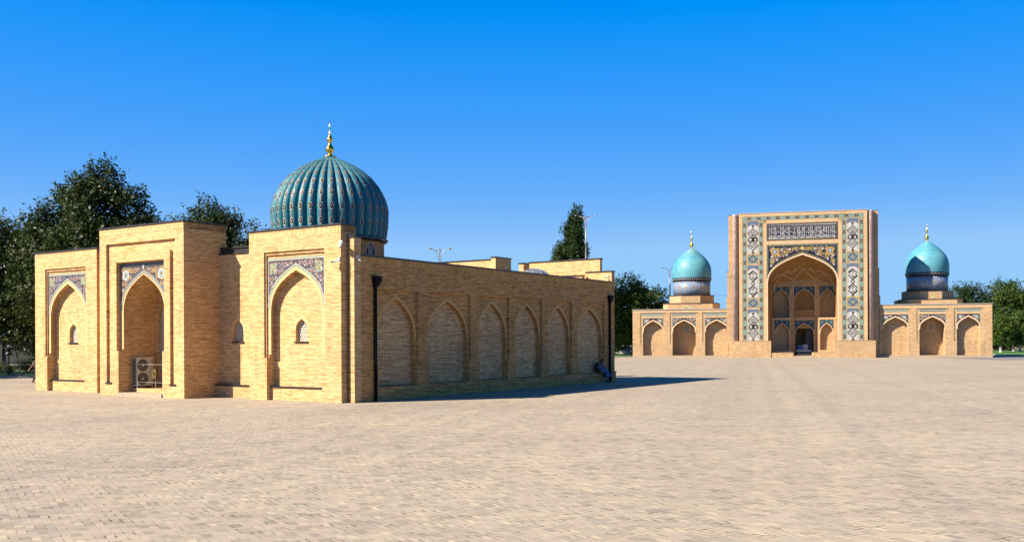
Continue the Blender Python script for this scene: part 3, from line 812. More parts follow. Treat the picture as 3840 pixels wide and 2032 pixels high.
# parapets of the rear facade seen over the roof
def rear_block(name, x0, x1, y0, y1, zt, z0=5.9, cop=True):
    mb = MB(); mb.box(x0, x1, y0, y1, z0, zt); o = mb.build(name, M['brick'], shrine)
    if cop: coping('coping', o, [(x0, x1, y0, y1)], zt, 0.07, 0.05)
rear_block('rear_pier', -1.84, -0.0, 24.02, 24.44, 7.00)
rear_block('rear_parapet', -6.42, -1.05, 24.45, 24.75, 7.88, 5.0)
rear_block('rear_parapet', -7.25, -6.88, 24.43, 25.3, 7.86, 5.0)
rear_block('rear_parapet', -5.3, -1.86, 23.55, 23.85, 6.78)
rear_block('rear_portal', -9.50, -9.16, 24.43, 26.4, 8.40, 5.0)
rear_block('rear_portal', -15.4, -9.52, 24.75, 25.1, 8.28, 5.0)
# small metal skylight dome
prof = [(0.92*cos(a), 6.20+0.62*sin(a)) for a in [i*pi/2/8 for i in range(9)]]; prof[-1] = (0.001, prof[-1][1])
mb = MB(); mb.lathe([(0.95, 5.9), (0.95, 6.2)] + prof, (-1.42, 17.0), 24)
sk = mb.build('skylight_dome', M['zinc'], shrine)
mb = MB()
for k in range(12):
    a = 2*pi*k/12
    mb.tube([(-1.42+(r+0.01)*cos(a), 17.0+(r+0.01)*sin(a), z+0.01) for r, z in prof[:-1]], 0.014, 5)
mb.build('skylight_seams', M['grey_metal'], sk)

# ribbed dome
def ribbed_dome():
    cx, cy = -5.0, 3.8
    tab = [(7.60, 2.70), (7.75, 2.74), (8.10, 2.79), (8.48, 2.82), (9.01, 2.835), (9.30, 2.78), (9.55, 2.69), (9.82, 2.57), (10.08, 2.42), (10.35, 2.23), (10.62, 1.98), (10.88, 1.66), (11.15, 1.25), (11.36, 0.84), (11.50, 0.50), (11.60, 0.24)]
    zs = np.array([a for a, b in tab]); rs = np.array([b for a, b in tab])
    # arc length parametrisation
    fine_z = np.linspace(zs[0], zs[-1], 400); fine_r = np.interp(fine_z, zs, rs)
    k = np.ones(25)/25; fr2 = np.convolve(np.pad(fine_r, 12, mode='reflect', reflect_type='odd'), k, 'valid'); fine_r = fr2
    sl_ = np.concatenate([[0], np.cumsum(np.hypot(np.diff(fine_z), np.diff(fine_r)))])
    LEN = sl_[-1]
    def prof_at(s): return float(np.interp(s, sl_, fine_r)), float(np.interp(s, sl_, fine_z))
    NR = 36; SEG = 10
    amp = 0.09
    def surf(th, s, off=0.0):
        r, z = prof_at(min(max(s, 0), LEN))
        q = ((th*NR/(2*pi)) % 1.0)-0.5
        lobe = sqrt(max(0.0, 1-(2*q)**2*0.97))
        rr = r*(1-amp*1.15+amp*1.15*lobe)
        r2, z2 = prof_at(min(s+0.02, LEN)); r1, z1 = prof_at(max(s-0.02, 0))
        tx, tz = r2-r1, z2-z1; l = sqrt(tx*tx+tz*tz) or 1
        rr += off*tz/l; z += -off*tx/l
        return (cx+rr*cos(th), cy+rr*sin(th), z)
    mb = MB()
    NS = 40; NT_ = NR*SEG
    vs = []
    for i in range(NS+1):
        s = LEN*i/NS
        for k_ in range(NT_): vs.append(surf(2*pi*k_/NT_, s))
    fs = []
    for i in range(NS):
        for k_ in range(NT_):
            fs.append((i*NT_+k_, i*NT_+(k_+1) % NT_, (i+1)*NT_+(k_+1) % NT_, (i+1)*NT_+k_))
    mb.add(vs, fs, 0, True)
    # tile medallions on every rib: white outline, dark heart, pale centre, small lozenges between
    def patch(thc, s0, pts, off, mat):
        r, _ = prof_at(s0)
        mb.add([surf(thc+a/max(r, 0.15), s0+b, off) for a, b in pts], [tuple(range(len(pts)))], mat)
    for q in range(NR):
        thc = 2*pi*(q+0.5)/NR
        s = 0.62
        first = True
        while s < LEN-0.75:
            r, z = prof_at(s); wdt = 2*pi*r/NR
            h = 0.50*(r/2.83)**0.75; a = wdt*0.225; b = h*0.32
            a *= 0.92; ring = [(a*cos(t), b*sin(t)*(1+0.25*abs(sin(t)))) for t in [2*pi*i/12 for i in range(12)]]
            patch(thc, s, ring, 0.012, 1)
            patch(thc, s, [(x*0.60, y*0.66) for x, y in ring], 0.017, 2)
            patch(thc, s, [(0, b*0.42), (-a*0.3, 0), (0, -b*0.42), (a*0.3, 0)], 0.022, 1)
            for sg in (-1, 1):
                c = sg*h*0.56
                patch(thc, s, [(0, c+h*0.13), (-a*0.5, c), (0, c-h*0.13), (a*0.5, c)], 0.012, 1)
                patch(thc, s, [(0, c+h*0.07), (-a*0.25, c), (0, c-h*0.07), (a*0.25, c)], 0.017, 2 if q % 2 else 3)
            s += h*1.33
        for sg in (0.16,):
            patch(thc, 0.16, [(0, 0.14), (-0.07, 0), (0, -0.1), (0.07, 0)], 0.012, 1)
            patch(thc, 0.16, [(0, 0.08), (-0.04, 0), (0, -0.05), (0.04, 0)], 0.017, 0)
    dome = mb.build('ribbed_dome', [M['teal'], M['t_medal'], M['t_dark'], M['t_org']], shrine)
    fin = lathe_obj('finial', [(0.30, 11.56), (0.34, 11.60), (0.30, 11.645), (0.14, 11.68), (0.10, 11.76), (0.13, 11.82), (0.20, 11.93), (0.215, 11.99), (0.19, 12.07), (0.11, 12.17), (0.075, 12.27), (0.075, 12.31), (0.12, 12.33), (0.075, 12.35), (0.13, 12.41), (0.158, 12.46), (0.13, 12.53), (0.07, 12.63), (0.045, 12.72), (0.06, 12.74), (0.03, 12.78), (0.022, 13.0), (0.004, 13.48)], (cx, cy), M['gold'], dome, 20)
    # drum: sixteen-sided brick wall with pierced round-arched windows
    mb = MB(); mb.lathe([(2.62, 5.9), (2.62, 7.40)], (cx, cy), 16, 0, False, pi/16)
    drum = mb.build('drum', M['brick_shade'], shrine)
    mb = MB(); mb.lathe([(2.70, 7.42), (2.82, 7.48), (2.82, 7.56), (2.66, 7.60)], (cx, cy), 16, 0, False, pi/16)
    mb.build('drum_cornice', M['coping'], drum)
    mb = MB(); mb.lathe([(2.66, 6.60), (2.70, 6.62), (2.70, 6.68), (2.63, 6.70)], (cx, cy), 16, 0, False, pi/16)
    mb.build('drum_moulding', M['soldier_shade'], drum)
    for k_ in range(16):
        if k_ % 2: continue
        th = 2*pi*k_/16
        nrm = Vector((cos(th), sin(th), 0)); U = Vector((-sin(th), cos(th), 0))
        Pw = Plane(Vector((cx, cy, 0))+nrm*(2.62*cos(pi/16)), U, -nrm)
        mb = MB(); o = window_hole(0, 0.33, 6.45, 7.32)
        mb.plate(Pw, o, (), -0.012, 0.0, 1)
        rr = 0.2
        for c in [(0, 6.70), (0, 7.02)]:
            for k2 in range(6):
                a = k2*pi/3
                mb.ribbon(Pw, [(c[0]+0.09*cos(a+t)+0.10*cos(a), c[1]+0.09*sin(a+t)+0.10*sin(a)) for t in [i*pi/5 for i in range(10)]], 0.022, -0.018, 0, True)
        mb.ribbon(Pw, o, 0.05, -0.02, 0, True)
        mb.build('drum_window', [M['white_plaster'], M['dark']], drum)
ribbed_dome()

# wall fittings
mb = MB(); mb.box(-0.16, 0.16, -0.03, 0.03, -0.13, 0.13); fl = mb.build('floodlight', M['wmetal'], shrine)
fl.location = (-0.37, -0.42, 6.78); fl.rotation_euler = (radians(-18), radians(6), radians(-30))
mb = MB(); mb.tube([(0, 0.03, 0), (0.0, 0.28, -0.05), (0.10, 0.40, -0.05)], 0.022, 6); mb.build('bracket', M['grey_metal'], fl)
def cctv(loc, rz, s=1.0):
    mb = MB(); mb.box(-0.075*s, 0.075*s, -0.04*s, 0.0, -0.075*s, 0.075*s)
    o = mb.build('security_camera', M['wmetal'], shrine); o.location = loc; o.rotation_euler = (0, 0, rz)
    mb = MB(); mb.tube([(0, -0.05*s, -0.08*s), (0.02, -0.16*s, -0.12*s)], 0.018*s, 6); mb.tube([(0.0, -0.12*s, -0.12*s), (-0.10*s, -0.36*s, -0.16*s)], 0.045*s, 8)
    mb.build('camera_barrel', M['wmetal'], o)
cctv((-0.52, -0.345, 6.15), radians(-15), 1.0)
cctv((0.008, 0.20, 6.22), radians(75), 1.0)
cctv((-23.30, -0.10, 5.9), radians(-80), 1.1)
cctv((-0.25, 24.01, 6.75), radians(0), 0.9)

# ------------------------------------------------------------------ things in the shrine's portal
def on_shrine(x, y, z=0.0):
    c, s = cos(-LYAW), sin(-LYAW)
    return (-6.7194+x*c-y*s, 40.9664+x*s+y*c, z)

# air conditioner: back to the left jamb, fans facing along the niche
ac = tag(empty('air_conditioner', on_shrine(-13.90, -0.32, 0.36), -LYAW), 'cream outdoor air conditioner unit with two dark fans standing in the brick portal niche', 'air conditioner')
mb = MB(); mb.box(-0.17, 0.17, -0.47, 0.47, 0.09, 1.50); mb.box(-0.175, 0.175, -0.475, 0.475, 1.50, 1.525)
mb.build('casing', M['cream_metal'], ac)
mb = MB()
for k in range(19): mb.box(-0.13, 0.11, -0.482, -0.471, 0.16+k*0.069, 0.16+k*0.069+0.045)
mb.build('side_grille', M['black'], ac)
PA = Plane((0.17, 0, 0), (0, 1, 0), (-1, 0, 0))
for zc in (0.46, 1.13):
    mb = MB(); mb.disc(PA, (-0.12, zc), 0.31, -0.004, 0, 28)
    for rr in (0.29, 0.23, 0.17, 0.11): mb.ribbon(PA, [(-0.12+rr*cos(t), zc+rr*sin(t)) for t in [2*pi*i/24 for i in range(24)]], 0.006, -0.012, 1, True)
    for k in range(12):
        a = 2*pi*k/12; mb.ribbon(PA, [(-0.12+0.06*cos(a), zc+0.06*sin(a)), (-0.12+0.30*cos(a), zc+0.30*sin(a))], 0.005, -0.011, 1)
    f = mb.build('fan_guard', [M['black'], M['grey_metal']], ac)
    mb = MB(); mb.disc(PA, (-0.12, zc), 0.065, -0.016, 0, 16); mb.build('fan_hub', M['cream_metal'], f)
for y in (-0.40, 0.32):
    mb = MB(); mb.box(-0.15, 0.15, y, y+0.08, 0, 0.09); mb.build('foot', M['black'], ac)
mb = MB(); mb.ribbon(PA, [(0.24, 0.2), (0.24, 1.4)], 0.008, -0.004, 0); mb.box(0.17, 0.185, 0.33, 0.36, 0.75, 1.1); mb.build('panel_seam', M['grey_metal'], ac)
cu = bpy.data.curves.new('logo', 'FONT'); cu.body = 'AUX'; cu.size = 0.11; cu.extrude = 0.002; cu.shear = 0.2; cu.materials.append(M['black'])
tmp = link(bpy.data.objects.new('logo_text', cu)); bpy.context.view_layer.update()
lme = bpy.data.meshes.new_from_object(tmp.evaluated_get(bpy.context.evaluated_depsgraph_get())); bpy.data.objects.remove(tmp)
lg = link(bpy.data.objects.new('logo', lme), ac); lg.location = (0.175, 0.27, 1.27); lg.rotation_euler = (pi/2, 0, pi/2)

rl = tag(empty('railing', on_shrine(-12.2, -0.84, 0.36), -LYAW), 'thin metal railing with oval ring emblem across the brick portal niche', 'railing')
for z in (0.30, 1.18):
    mb = MB(); mb.tube([(-1.50, 0, z), (1.44, 0, z)], 0.013, 6); mb.build('rail', M['dull_steel'], rl)
for x in (-1.42, 0.02, 1.36):
    mb = MB(); mb.tube([(x, 0, 0), (x, 0, 1.2)], 0.010, 6); mb.build('post', M['dull_steel'], rl)
mb = MB(); n_ = 24
mb.tube([(-0.10+0.13*cos(2*pi*i/n_), 0, 0.73+0.20*sin(2*pi*i/n_)) for i in range(n_+1)], 0.014, 6, caps=False)
mb.tube([(-0.10+0.07*cos(2*pi*i/n_), 0, 0.73+0.12*sin(2*pi*i/n_)) for i in range(n_+1)], 0.009, 6, caps=False)
mb.build('oval_emblem', M['t_ylg'], rl)

# curtain filling the arched doorway at the back of the niche
mb = MB(); xc = -12.42
co_ = arch(xc, 1.38, 3.6, 5.22, 20); cols = []
top = {}
NXC = 90
xs = [xc-1.38+2.76*i/NXC for i in range(NXC+1)]
axs = [p[0] for p in co_]; azs = [p[1] for p in co_]
vs = []
for i, x in enumerate(xs):
    zt_ = float(np.interp(x, axs, azs))
    for j in range(9):
        t = j/8; z = 0.37+(zt_-0.37)*t
        vs.append((x, 0.62+0.035*sin(i*1.05)*(1-0.35*t)+0.012*sin(i*0.37+2*t), z))
mb.add(vs, [(i*9+j, (i+1)*9+j, (i+1)*9+j+1, i*9+j+1) for i in range(NXC) for j in range(8)], 0, True)
cur = mb.build('curtain', M['curtain'])
cur.location = (-6.7194, 40.9664, 0); cur.rotation_euler = (0, 0, -LYAW)
tag(cur, 'cream curtain hanging in the arched doorway behind the air conditioner', 'curtain')

# ================================================================== MADRASAH (far right)
MYAW = radians(14)
mad = tag(empty('madrasah', (42.953, 142.0, 0), -MYAW), 'far madrasah with tall mosaic tiled portal, two turquoise domes and low arcaded wings', 'madrasah')

def kufic_a(mb, P, x, z, d, mt):
    """small lozenge, lettered lozenge, knot, lettered lozenge, small lozenge"""
    sw = 0.125
    def dia(cx, cz, r, w_=sw): mb.ribbon(P, [(cx, cz+r), (cx+r, cz), (cx, cz-r), (cx-r, cz)], w_, d, mt, True)
    def rot(cx, cz, pts):  # points in a grid turned by 45 degrees
        return [(cx+(a-b)*0.7071, cz+(a+b)*0.7071) for a, b in pts]
    dia(x, z+1.98, 0.15); dia(x, z+0.93, 0.73); dia(x, z-0.93, 0.73); dia(x, z-1.95, 0.17)
    mb.ribbon(P, [(x, z+0.20), (x+0.43, z+0.43-0.20), (x+0.43+0.2, z+0.03), (x+0.40, z-0.05)], sw, d, mt)
    for sx in (-1, 1):
        mb.ribbon(P, [(x-sx*0.18, z-0.22), (x+sx*0.20, z+0.16), (x+sx*0.42, z+0.36), (x+sx*0.66, z+0.14), (x+sx*0.52, z+0.0), (x+sx*0.66, z-0.14), (x+sx*0.42, z-0.36), (x+sx*0.20, z-0.16), (x-sx*0.18, z+0.22)], sw, d, mt)
    # lettering of the upper lozenge (Allah) and of the lower one
    for pts in ([(-0.34, 0.30), (0.30, 0.30), (0.30, -0.34)], [(-0.34, 0.12), (0.08, 0.12)], [(0.12, 0.12), (0.12, -0.34)], [(-0.04, -0.02), (-0.04, -0.34)], [(-0.34, -0.06), (-0.18, -0.06), (-0.18, -0.32), (-0.34, -0.32), (-0.34, -0.06)], [(-0.18, -0.32), (0.12, -0.32)]):
        mb.ribbon(P, rot(x, z+0.93, pts), 0.088, d, mt)
    for pts in ([(0.32, 0.32), (0.32, -0.30), (-0.30, -0.30)], [(0.16, 0.34), (0.16, -0.12), (-0.06, -0.12)], [(0.0, 0.32), (-0.30, 0.32), (-0.30, 0.12), (-0.02, 0.12)], [(-0.32, -0.02), (-0.02, -0.02), (-0.02, 0.04)], [(-0.30, -0.14), (-0.18, -0.14)]):
        mb.ribbon(P, rot(x, z-0.93, pts), 0.088, d, mt)

def kufic_b(mb, P, x, z, d, mt):
    """two chains of interlocked lozenges"""
    sw = 0.125
    for s, c in ((1, z+1.10), (-1, z-1.10)):
        pts = [(0, 0.82), (0.58, 0.26), (0.36, 0.02), (0.58, -0.22), (0, -0.82), (-0.58, -0.22), (-0.36, 0.02), (-0.58, 0.26)]
        mb.ribbon(P, [(x+a, c+b) for a, b in pts], sw, d, mt, True)
        for pts in ([(-0.30, 0.30), (0, 0.60), (0.24, 0.36), (0.02, 0.14)], [(-0.14, 0.24), (0.02, 0.40)], [(-0.12, -0.02), (0.10, -0.24), (-0.02, -0.40)], [(0.30, -0.26), (0.02, -0.56), (-0.26, -0.28), (-0.10, -0.12)]):
            mb.ribbon(P, [(x+a, c+s*b) for a, b in pts], 0.10, d, mt)
    mb.ribbon(P, [(x, z+0.30), (x+0.27, z), (x, z-0.30), (x-0.27, z)], sw, d, mt, True)
    mb.ribbon(P, [(x-0.22, z-2.16), (x, z-1.92), (x+0.22, z-2.16)], sw, d, mt)

def mad_portal():
    P = front(0.0); H = 21.5
    op_arch = arch(0, 4.97, 11.0, 15.2)
    mb = MB()
    mb.plate(P, [(-9.1, 0), (-4.97, 0)] + op_arch + [(4.97, 0), (9.1, 0), (9.1, H), (-9.1, H)], (), 0, 0.8)
    mb.plate(P, rect(-9.1, 9.1, H-0.002, H), (), 0, 0.8)
    mb.box(-10.65, -5.6, 0.8, 3.5, 0, H-0.1); mb.box(5.6, 10.65, 0.8, 3.5, 0, H-0.1); mb.box(-5.6, 5.6, 0.8, 3.5, 16.0, H-0.1)
    for s in (-1, 1):
        mb.box(s*10.655, s*10.85, 1.3, 3.5, 0, 12.95); mb.box(s*10.855, s*11.0, 1.35, 3.5, 0, 9.1)
    body = mb.build('portal', M['far_brick'], mad)
    coping('coping', body, [(-9.1, 9.1, 0.0, 0.8)], H, 0.10, 0.08, 'coping_far')
    for a, b in ((-10.65, -9.15), (9.15, 10.65)): coping('coping', body, [(a, b, 0.9, 3.5)], H-0.1, 0.10, 0.06, 'coping')
    for a, b in ((-10.85, -10.66), (10.66, 10.85)): coping('coping', body, [(a, b, 1.3, 3.5)], 12.95, 0.10, 0.05, 'coping')
    # smooth brick bands round the tile fields
    mb = MB(); d = -0.03
    for s in (-1, 1):
        mb.box(s*5.54, s*5.08, -0.03, 0, 2.5, 20.42)
        mb.box(s*8.62, s*9.08, -0.03, 0, 2.5, 21.05)
    mb.box(-5.53, 5.53, -0.03, 0, 19.94, 20.42); mb.box(-5.07, 5.07, -0.03, 0, 16.78, 17.36); mb.box(-9.08, 9.08, -0.03, 0, 21.07, 21.45)
    mb.build('brick_band', M['far_trim'], body)
    # engaged corner columns
    for s in (-1, 1):
        c = lathe_obj('corner_column', [(0.36, 2.5), (0.36, 21.2), (0.42, 21.3), (0.42, 21.45)], (s*9.62, 0.42), M['column'], body, 20)
    # plinths
    for s in (-1, 1):
        mb = MB(); mb.box(s*4.5, s*10.15, -0.32, 0.85, 0, 2.46); mb.box(s*4.47, s*10.18, -0.35, 0.85, 2.46, 2.52)
        mb.build('plinth', M['far_brick'], body)
    # tile border
    mb = MB()
    def strip(x0, x1, z0, z1): mb.plate(P, rect(x0, x1, z0, z1), (), -0.012, 0, 0)
    segs = []
    for s in (-1, 1):
        for a, b in ((7.94, 8.60), (5.56, 6.20)):
            a, b = sorted((s*a, s*b)); strip(a, b, 2.5, 20.44)
            for e in (a+0.035, b-0.035): mb.ribbon(P, [(e, 2.5), (e, 20.44)], 0.05, -0.016, 3)
            c = (a+b)/2; z = 19.75; k = 0
            while z > 2.7:
                segs.append((c, z, 1 if k % 2 == 0 else 0, False)); z -= 0.695; k += 1
    strip(-8.60, 8.60, 20.45, 21.05)
    for e in (20.48, 21.02): mb.ribbon(P, [(-8.6, e), (8.6, e)], 0.045, -0.016, 3)
    for k in range(-12, 13): segs.append((k*0.69, 20.75, 1 if k % 2 else 0, True))
    for x, z, kind, hor in segs:
        if kind == 0:
            n = 8
            mb.disc(P, (x, z), 0.20, -0.017, 1, 8, ph=pi/8); mb.disc(P, (x, z), 0.12, -0.020, 4, 8, ph=pi/8); mb.disc(P, (x, z), 0.055, -0.023, 1, 6)
        else:
            for sg in (-1, 1):
                q = [(-0.19, sg*0.32), (-0.10, sg*0.16), (0.0, sg*0.14), (0.10, sg*0.16), (0.19, sg*0.32)]
                q2 = [(-0.16, sg*0.02), (0.0, sg*0.15), (0.16, sg*0.02)]
                for pl in (q, q2):
                    pl = [(x+(b if hor else a), z+(a if hor else b)) for a, b in pl]
                    mb.ribbon(P, pl, 0.085, -0.018, 2)
            mb.disc(P, (x, z), 0.07, -0.02, 3, 4)
    mb.build('tile_border', [M['t_greyb'], M['t_turq'], M['t_dark'], M['t_ylg'], M['t_ltq']], body)
    # columns of panels left and right
    for s in (-1, 1):
        x = s*7.06; x0, x1 = x-0.87, x+0.87
        for z0, z1, za, kind in ((15.55, 20.44, 19.82, 'a'), (8.98, 13.86, 13.30, 'b'), (2.50, 7.28, 6.80, 'a')):
            mb = MB(); mb.plate(P, rect(x0, x1, z0, z1), (), -0.010, 0, 0)
            zs = za-0.52
            ar = arch(x, 0.80, zs, za, 8, (0.5, 0.55, 0.85))
            field = [(x-0.80, z0+0.04)] + ar + [(x+0.80, z0+0.04)]
            mb.poly(P, field[::-1], -0.014, 1)
            top = [(x-0.82, zs+0.02), (x-0.82, z1-0.05), (x+0.82, z1-0.05), (x+0.82, zs+0.02)] + [(x+(a-x)*1.02, b+0.04) for a, b in reversed(ar)]
            mb.poly(P, top, -0.016, 3)
            R_ = random.Random(int(z0*10)+s)
            for k in range(26):
                p = (x+R_.uniform(-0.75, 0.75), z1-0.08-R_.uniform(0, 0.95))
                if inside(p, top): mb.disc(P, p, R_.uniform(0.025, 0.055), -0.019, R_.choice((5, 6, 5)), 6)
            # pale turquoise stepped figures down both edges
            zz = z0+0.28; k = 0
            while zz < zs+0.15:
                for sg in (-1, 1):
                    c = x+sg*(0.62 if k % 2 == 0 else 0.70)
                    r_ = 0.17 if k % 2 == 0 else 0.11
                    mb.ribbon(P, [(c, zz+r_), (c+r_, zz), (c, zz-r_), (c-r_, zz)], 0.05, -0.018, 4, True)
                zz += 0.26; k += 1
            cz = (z0+za)/2-0.06
            # white ground behind the main figure so that it reads clearly
            for sg in ((1, -1) if kind == 'a' else (1, -1)):
                r_ = 0.80 if kind == 'a' else 0.74
                c = cz+sg*(0.93 if kind == 'a' else 1.10)
                mb.poly(P, [(x, c+r_), (x-r_*(1 if kind == 'a' else .85), c), (x, c-r_), (x+r_*(1 if kind == 'a' else .85), c)], -0.021, 1)
            (kufic_a if kind == 'a' else kufic_b)(mb, P, x, cz, -0.026, 2)
            mb.build('kufic_panel', [M['far_trim'], M['t_white'], M['t_dark'], M['t_slate'], M['t_ltq'], M['t_ltq'], M['t_blue']], body)
        for z0, z1 in ((13.98, 15.46), (7.40, 8.88)):
            mb = MB(); mb.plate(P, rect(x0, x1, z0, z1), (), -0.010, 0, 0); c = (z0+z1)/2
            mb.poly(P, rect(x0+0.08, x1-0.08, z0+0.05, z1-0.05), -0.013, 1)
            mb.ribbon(P, rect(x0+0.13, x1-0.13, z0+0.10, z1-0.10), 0.06, -0.016, 3, True)
            mb.ribbon(P, [(x, c+0.50), (x+0.55, c), (x, c-0.50), (x-0.55, c)], 0.07, -0.018, 2, True)
            for sx in (-1, 1):
                for sz in (-1, 1): mb.poly(P, [(x+sx*0.62, c+sz*0.52), (x+sx*0.62, c+sz*0.16), (x+sx*0.24, c+sz*0.52)], -0.017, 4)
            mb.poly(P, [(x, c+0.36), (x+0.38, c), (x, c-0.36), (x-0.38, c)], -0.017, 4)
            for sx, sz in ((0.1, 0.1), (-0.1, 0.1), (0.1, -0.1), (-0.1, -0.1)): mb.disc(P, (x+sx, c+sz), 0.07, -0.021, 2, 4)
            mb.build('star_panel', [M['far_trim'], M['t_slate'], M['t_navy'], M['t_ylg'], M['t_green']], body)
    # inscription panel
    mb = MB(); z0, z1 = 17.38, 19.93; X = 5.05
    mb.plate(P, rect(-X, X, z0, z1), (), -0.012, 0, 0)
    R_ = random.Random(3)
    k = 0; x = -X+0.1
    while x < X-0.05:
        for zz in (z0+0.10, z1-0.10): mb.disc(P, (x, zz), 0.07, -0.016, (1, 2)[k % 2], 4)
        x += 0.165; k += 1
    zz = z0+0.1
    while zz < z1-0.05:
        for xx in (-X+0.1, X-0.1): mb.disc(P, (xx, zz), 0.07, -0.016, (1, 2)[k % 2], 4)
        zz += 0.165; k += 1
    mb.poly(P, rect(-X+0.22, X-0.22, z0+0.22, z1-0.22), -0.018, 3)
    mb.ribbon(P, rect(-X+0.25, X-0.25, z0+0.27, z1-0.27), 0.05, -0.021, 4, True)
    mb.poly(P, rect(-X+0.36, X-0.36, z1-1.02, z1-0.45), -0.022, 5)
    x = -X+0.4; k = 0
    while x < X-0.45:
        mb.disc(P, (x, z1-0.60+0.13*((k*7) % 3-1)), 0.09, -0.025, (7, 0, 7, 6)[k % 4], 6); mb.disc(P, (x+0.05, z1-0.86), 0.08, -0.025, (0, 7, 0)[k % 3], 5); x += 0.17; k += 1
    for k in range(150):
        mb.disc(P, (R_.uniform(-X+0.4, X-0.4), z0+R_.uniform(0.4, 1.5)), R_.uniform(0.025, 0.055), -0.023, R_.choice((4, 8, 8)), 5)
    insc = mb.build('inscription_panel', [M['t_navy'], M['t_ylg'], M['t_dark'], M['t_navy'], M['t_white'], M['t_plum'], M['t_org'], M['t_slate'], M['t_blue']], body)
    mb = MB(); dd = -0.032
    ups = [-4.62, -4.32, -3.98, -3.78, -3.1, -2.86, -2.62, -1.98, -1.82, -1.1, -0.62, -0.40, 0.10, 0.34, 0.95, 1.18, 1.42, 1.98, 2.36, 2.62, 3.05, 3.42, 3.70, 4.02, 4.32, 4.55]
    for k, x in enumerate(ups):
        b = z0+R_.uniform(0.45, 0.75); t = z1-0.46-R_.uniform(0, 0.22)
        mb.ribbon(P, [(x, b), (x+0.015, (b+t)/2), (x-0.01, t)], [0.045, 0.05, 0.07], dd, 0)
        mb.ribbon(P, [(x, b), (x-0.12, b-0.10), (x-0.26, b-0.02)], 0.055, dd, 0)
    for k in range(30):   # bowls and teeth of the lower line, and of the line above it
        x = X-0.55-k*0.31; b = z0+0.48+0.10*((k*5) % 3)
        r_ = 0.13+0.05*((k*3) % 4)/3
        mb.ribbon(P, [(x+r_*cos(t), b+r_*0.8*sin(t)) for t in [0.4-i*(pi+0.9)/9 for i in range(10)]], 0.06, dd-0.002, 0)
        if k % 2: mb.ribbon(P, [(x+r_*0.8, b), (x+r_*0.8, b+0.20)], 0.045, dd-0.002, 0)
        b2 = z0+1.02+0.12*((k*7) % 3)
        mb.ribbon(P, [(x+0.1+0.11*cos(t), b2+0.09*sin(t)) for t in [2.6-i*(pi+1.2)/7 for i in range(8)]], 0.05, dd-0.002, 0)
        mb.disc(P, (x-0.08, b2+0.2), 0.035, dd, 0, 4); mb.disc(P, (x+0.12, b-0.14), 0.03, dd, 0, 4)
    for x in (-2.5, -0.1, 1.75, 2.9): mb.ribbon(P, [(x-0.45, z0+1.05), (x-0.1, z0+1.25), (x+0.42, z1-0.72)], 0.06, dd-0.003, 0); mb.ribbon(P, [(x-0.45, z0+1.05), (x, z0+0.80)], 0.06, dd-0.003, 0)
    mb.build('white_lettering', M['t_white'], insc)
    # great spandrel with floral tendrils
    mb = MB(); d = -0.014
    sp = spandrel_poly(-5.05, 5.05, 11.1, 16.75, 0, 5.05, 11.1, 15.50)
    mb.plate(P, sp, (), d, 0, 0)
    sp_in = spandrel_poly(-4.72, 4.72, 12.2, 16.42, 0, 4.85, 11.9, 15.95)
    reg = lambda p: inside(p, sp_in)
    scrolls(mb, P, d-0.004, reg, (-4.75, 4.75, 11.9, 16.45), 0.80, 21, 1, (2, 2, 3), 0.036, 0.11, 1.5)
    scrolls(mb, P, d-0.006, reg, (-4.6, 4.6, 12.0, 16.4), 0.66, 22, 2, (2, 5, 3, 2), 0.05, 0.075, 0.8)
    for sx in (-1, 1):
        rosette(mb, P, (sx*3.92, 15.72), 0.60, d-0.012, 2, 5, 3, 16)
        for c, r_ in (((sx*3.35, 14.98+0.35), 0.28), ((sx*4.35, 14.2), 0.24), ((sx*1.0, 16.2), 0.24), ((sx*2.4, 15.6), 0.27), ((sx*4.42, 13.1), 0.18)):
            if reg(c): rosette(mb, P, c, r_*0.8, d-0.012, 2, 6, 7, 5)
        for c in ((sx*2.9, 16.05), (sx*4.3, 15.0), (sx*1.8, 16.1), (sx*3.6, 14.5), (sx*4.45, 13.7), (sx*2.2, 15.2)):
            if reg(c): mb.disc(P, c, 0.14, d-0.013, 3, 9)
    rosette(mb, P, (0, 16.16), 0.34, d-0.012, 2, 6, 3, 6)
    # beaded edging
    ar = arch(0, 5.0, 11.15, 15.62, 40)
    mb.ribbon(P, ar, 0.20, d-0.008, 7)
    for k, p in enumerate(ar): mb.disc(P, p, 0.085, d-0.011, (6, 8, 2)[k % 3], 4)
    for x_, za, zb in ((-4.93, 11.6, 16.7), (4.93, 11.6, 16.7)):
        z = za
        mb.ribbon(P, [(x_, za), (x_, zb)], 0.20, d-0.007, 7); k = 0
        while z < zb: mb.disc(P, (x_, z), 0.085, d-0.012, (6, 8)[k % 2], 4); z += 0.19; k += 1
    mb.ribbon(P, [(-5.02, 16.63), (5.02, 16.63)], 0.20, d-0.007, 7); x_ = -4.9; k = 0
    while x_ < 4.95: mb.disc(P, (x_, 16.63), 0.085, d-0.012, (8, 6)[k % 2], 4); x_ += 0.19; k += 1
    mb.build('tile_spandrel', [M['t_navy'], M['t_cream'], M['t_yel'], M['t_white'], M['t_org'], M['t_slate'], M['t_ylg'], M['t_navy'], M['t_ltq']], body)
    # plain raised arch moulding
    mb = MB(); mb.ribbon(P, [(-5.02, 2.5)] + arch(0, 5.02, 11.0, 15.30, 16) + [(5.02, 2.5)], 0.17, -0.035)
    mb.build('arch_moulding', M['plaster'], body)

    # ---------------- iwan: splayed sides, vault, back wall in two storeys
    YB_ = 6.1; xl, xr = -3.95, 5.10
    fr_pts = arch(0, 4.97, 11.0, 15.2, 16); n = len(fr_pts)
    cxb = (xl+xr)/2; sxb = (xr-xl)/2/4.97
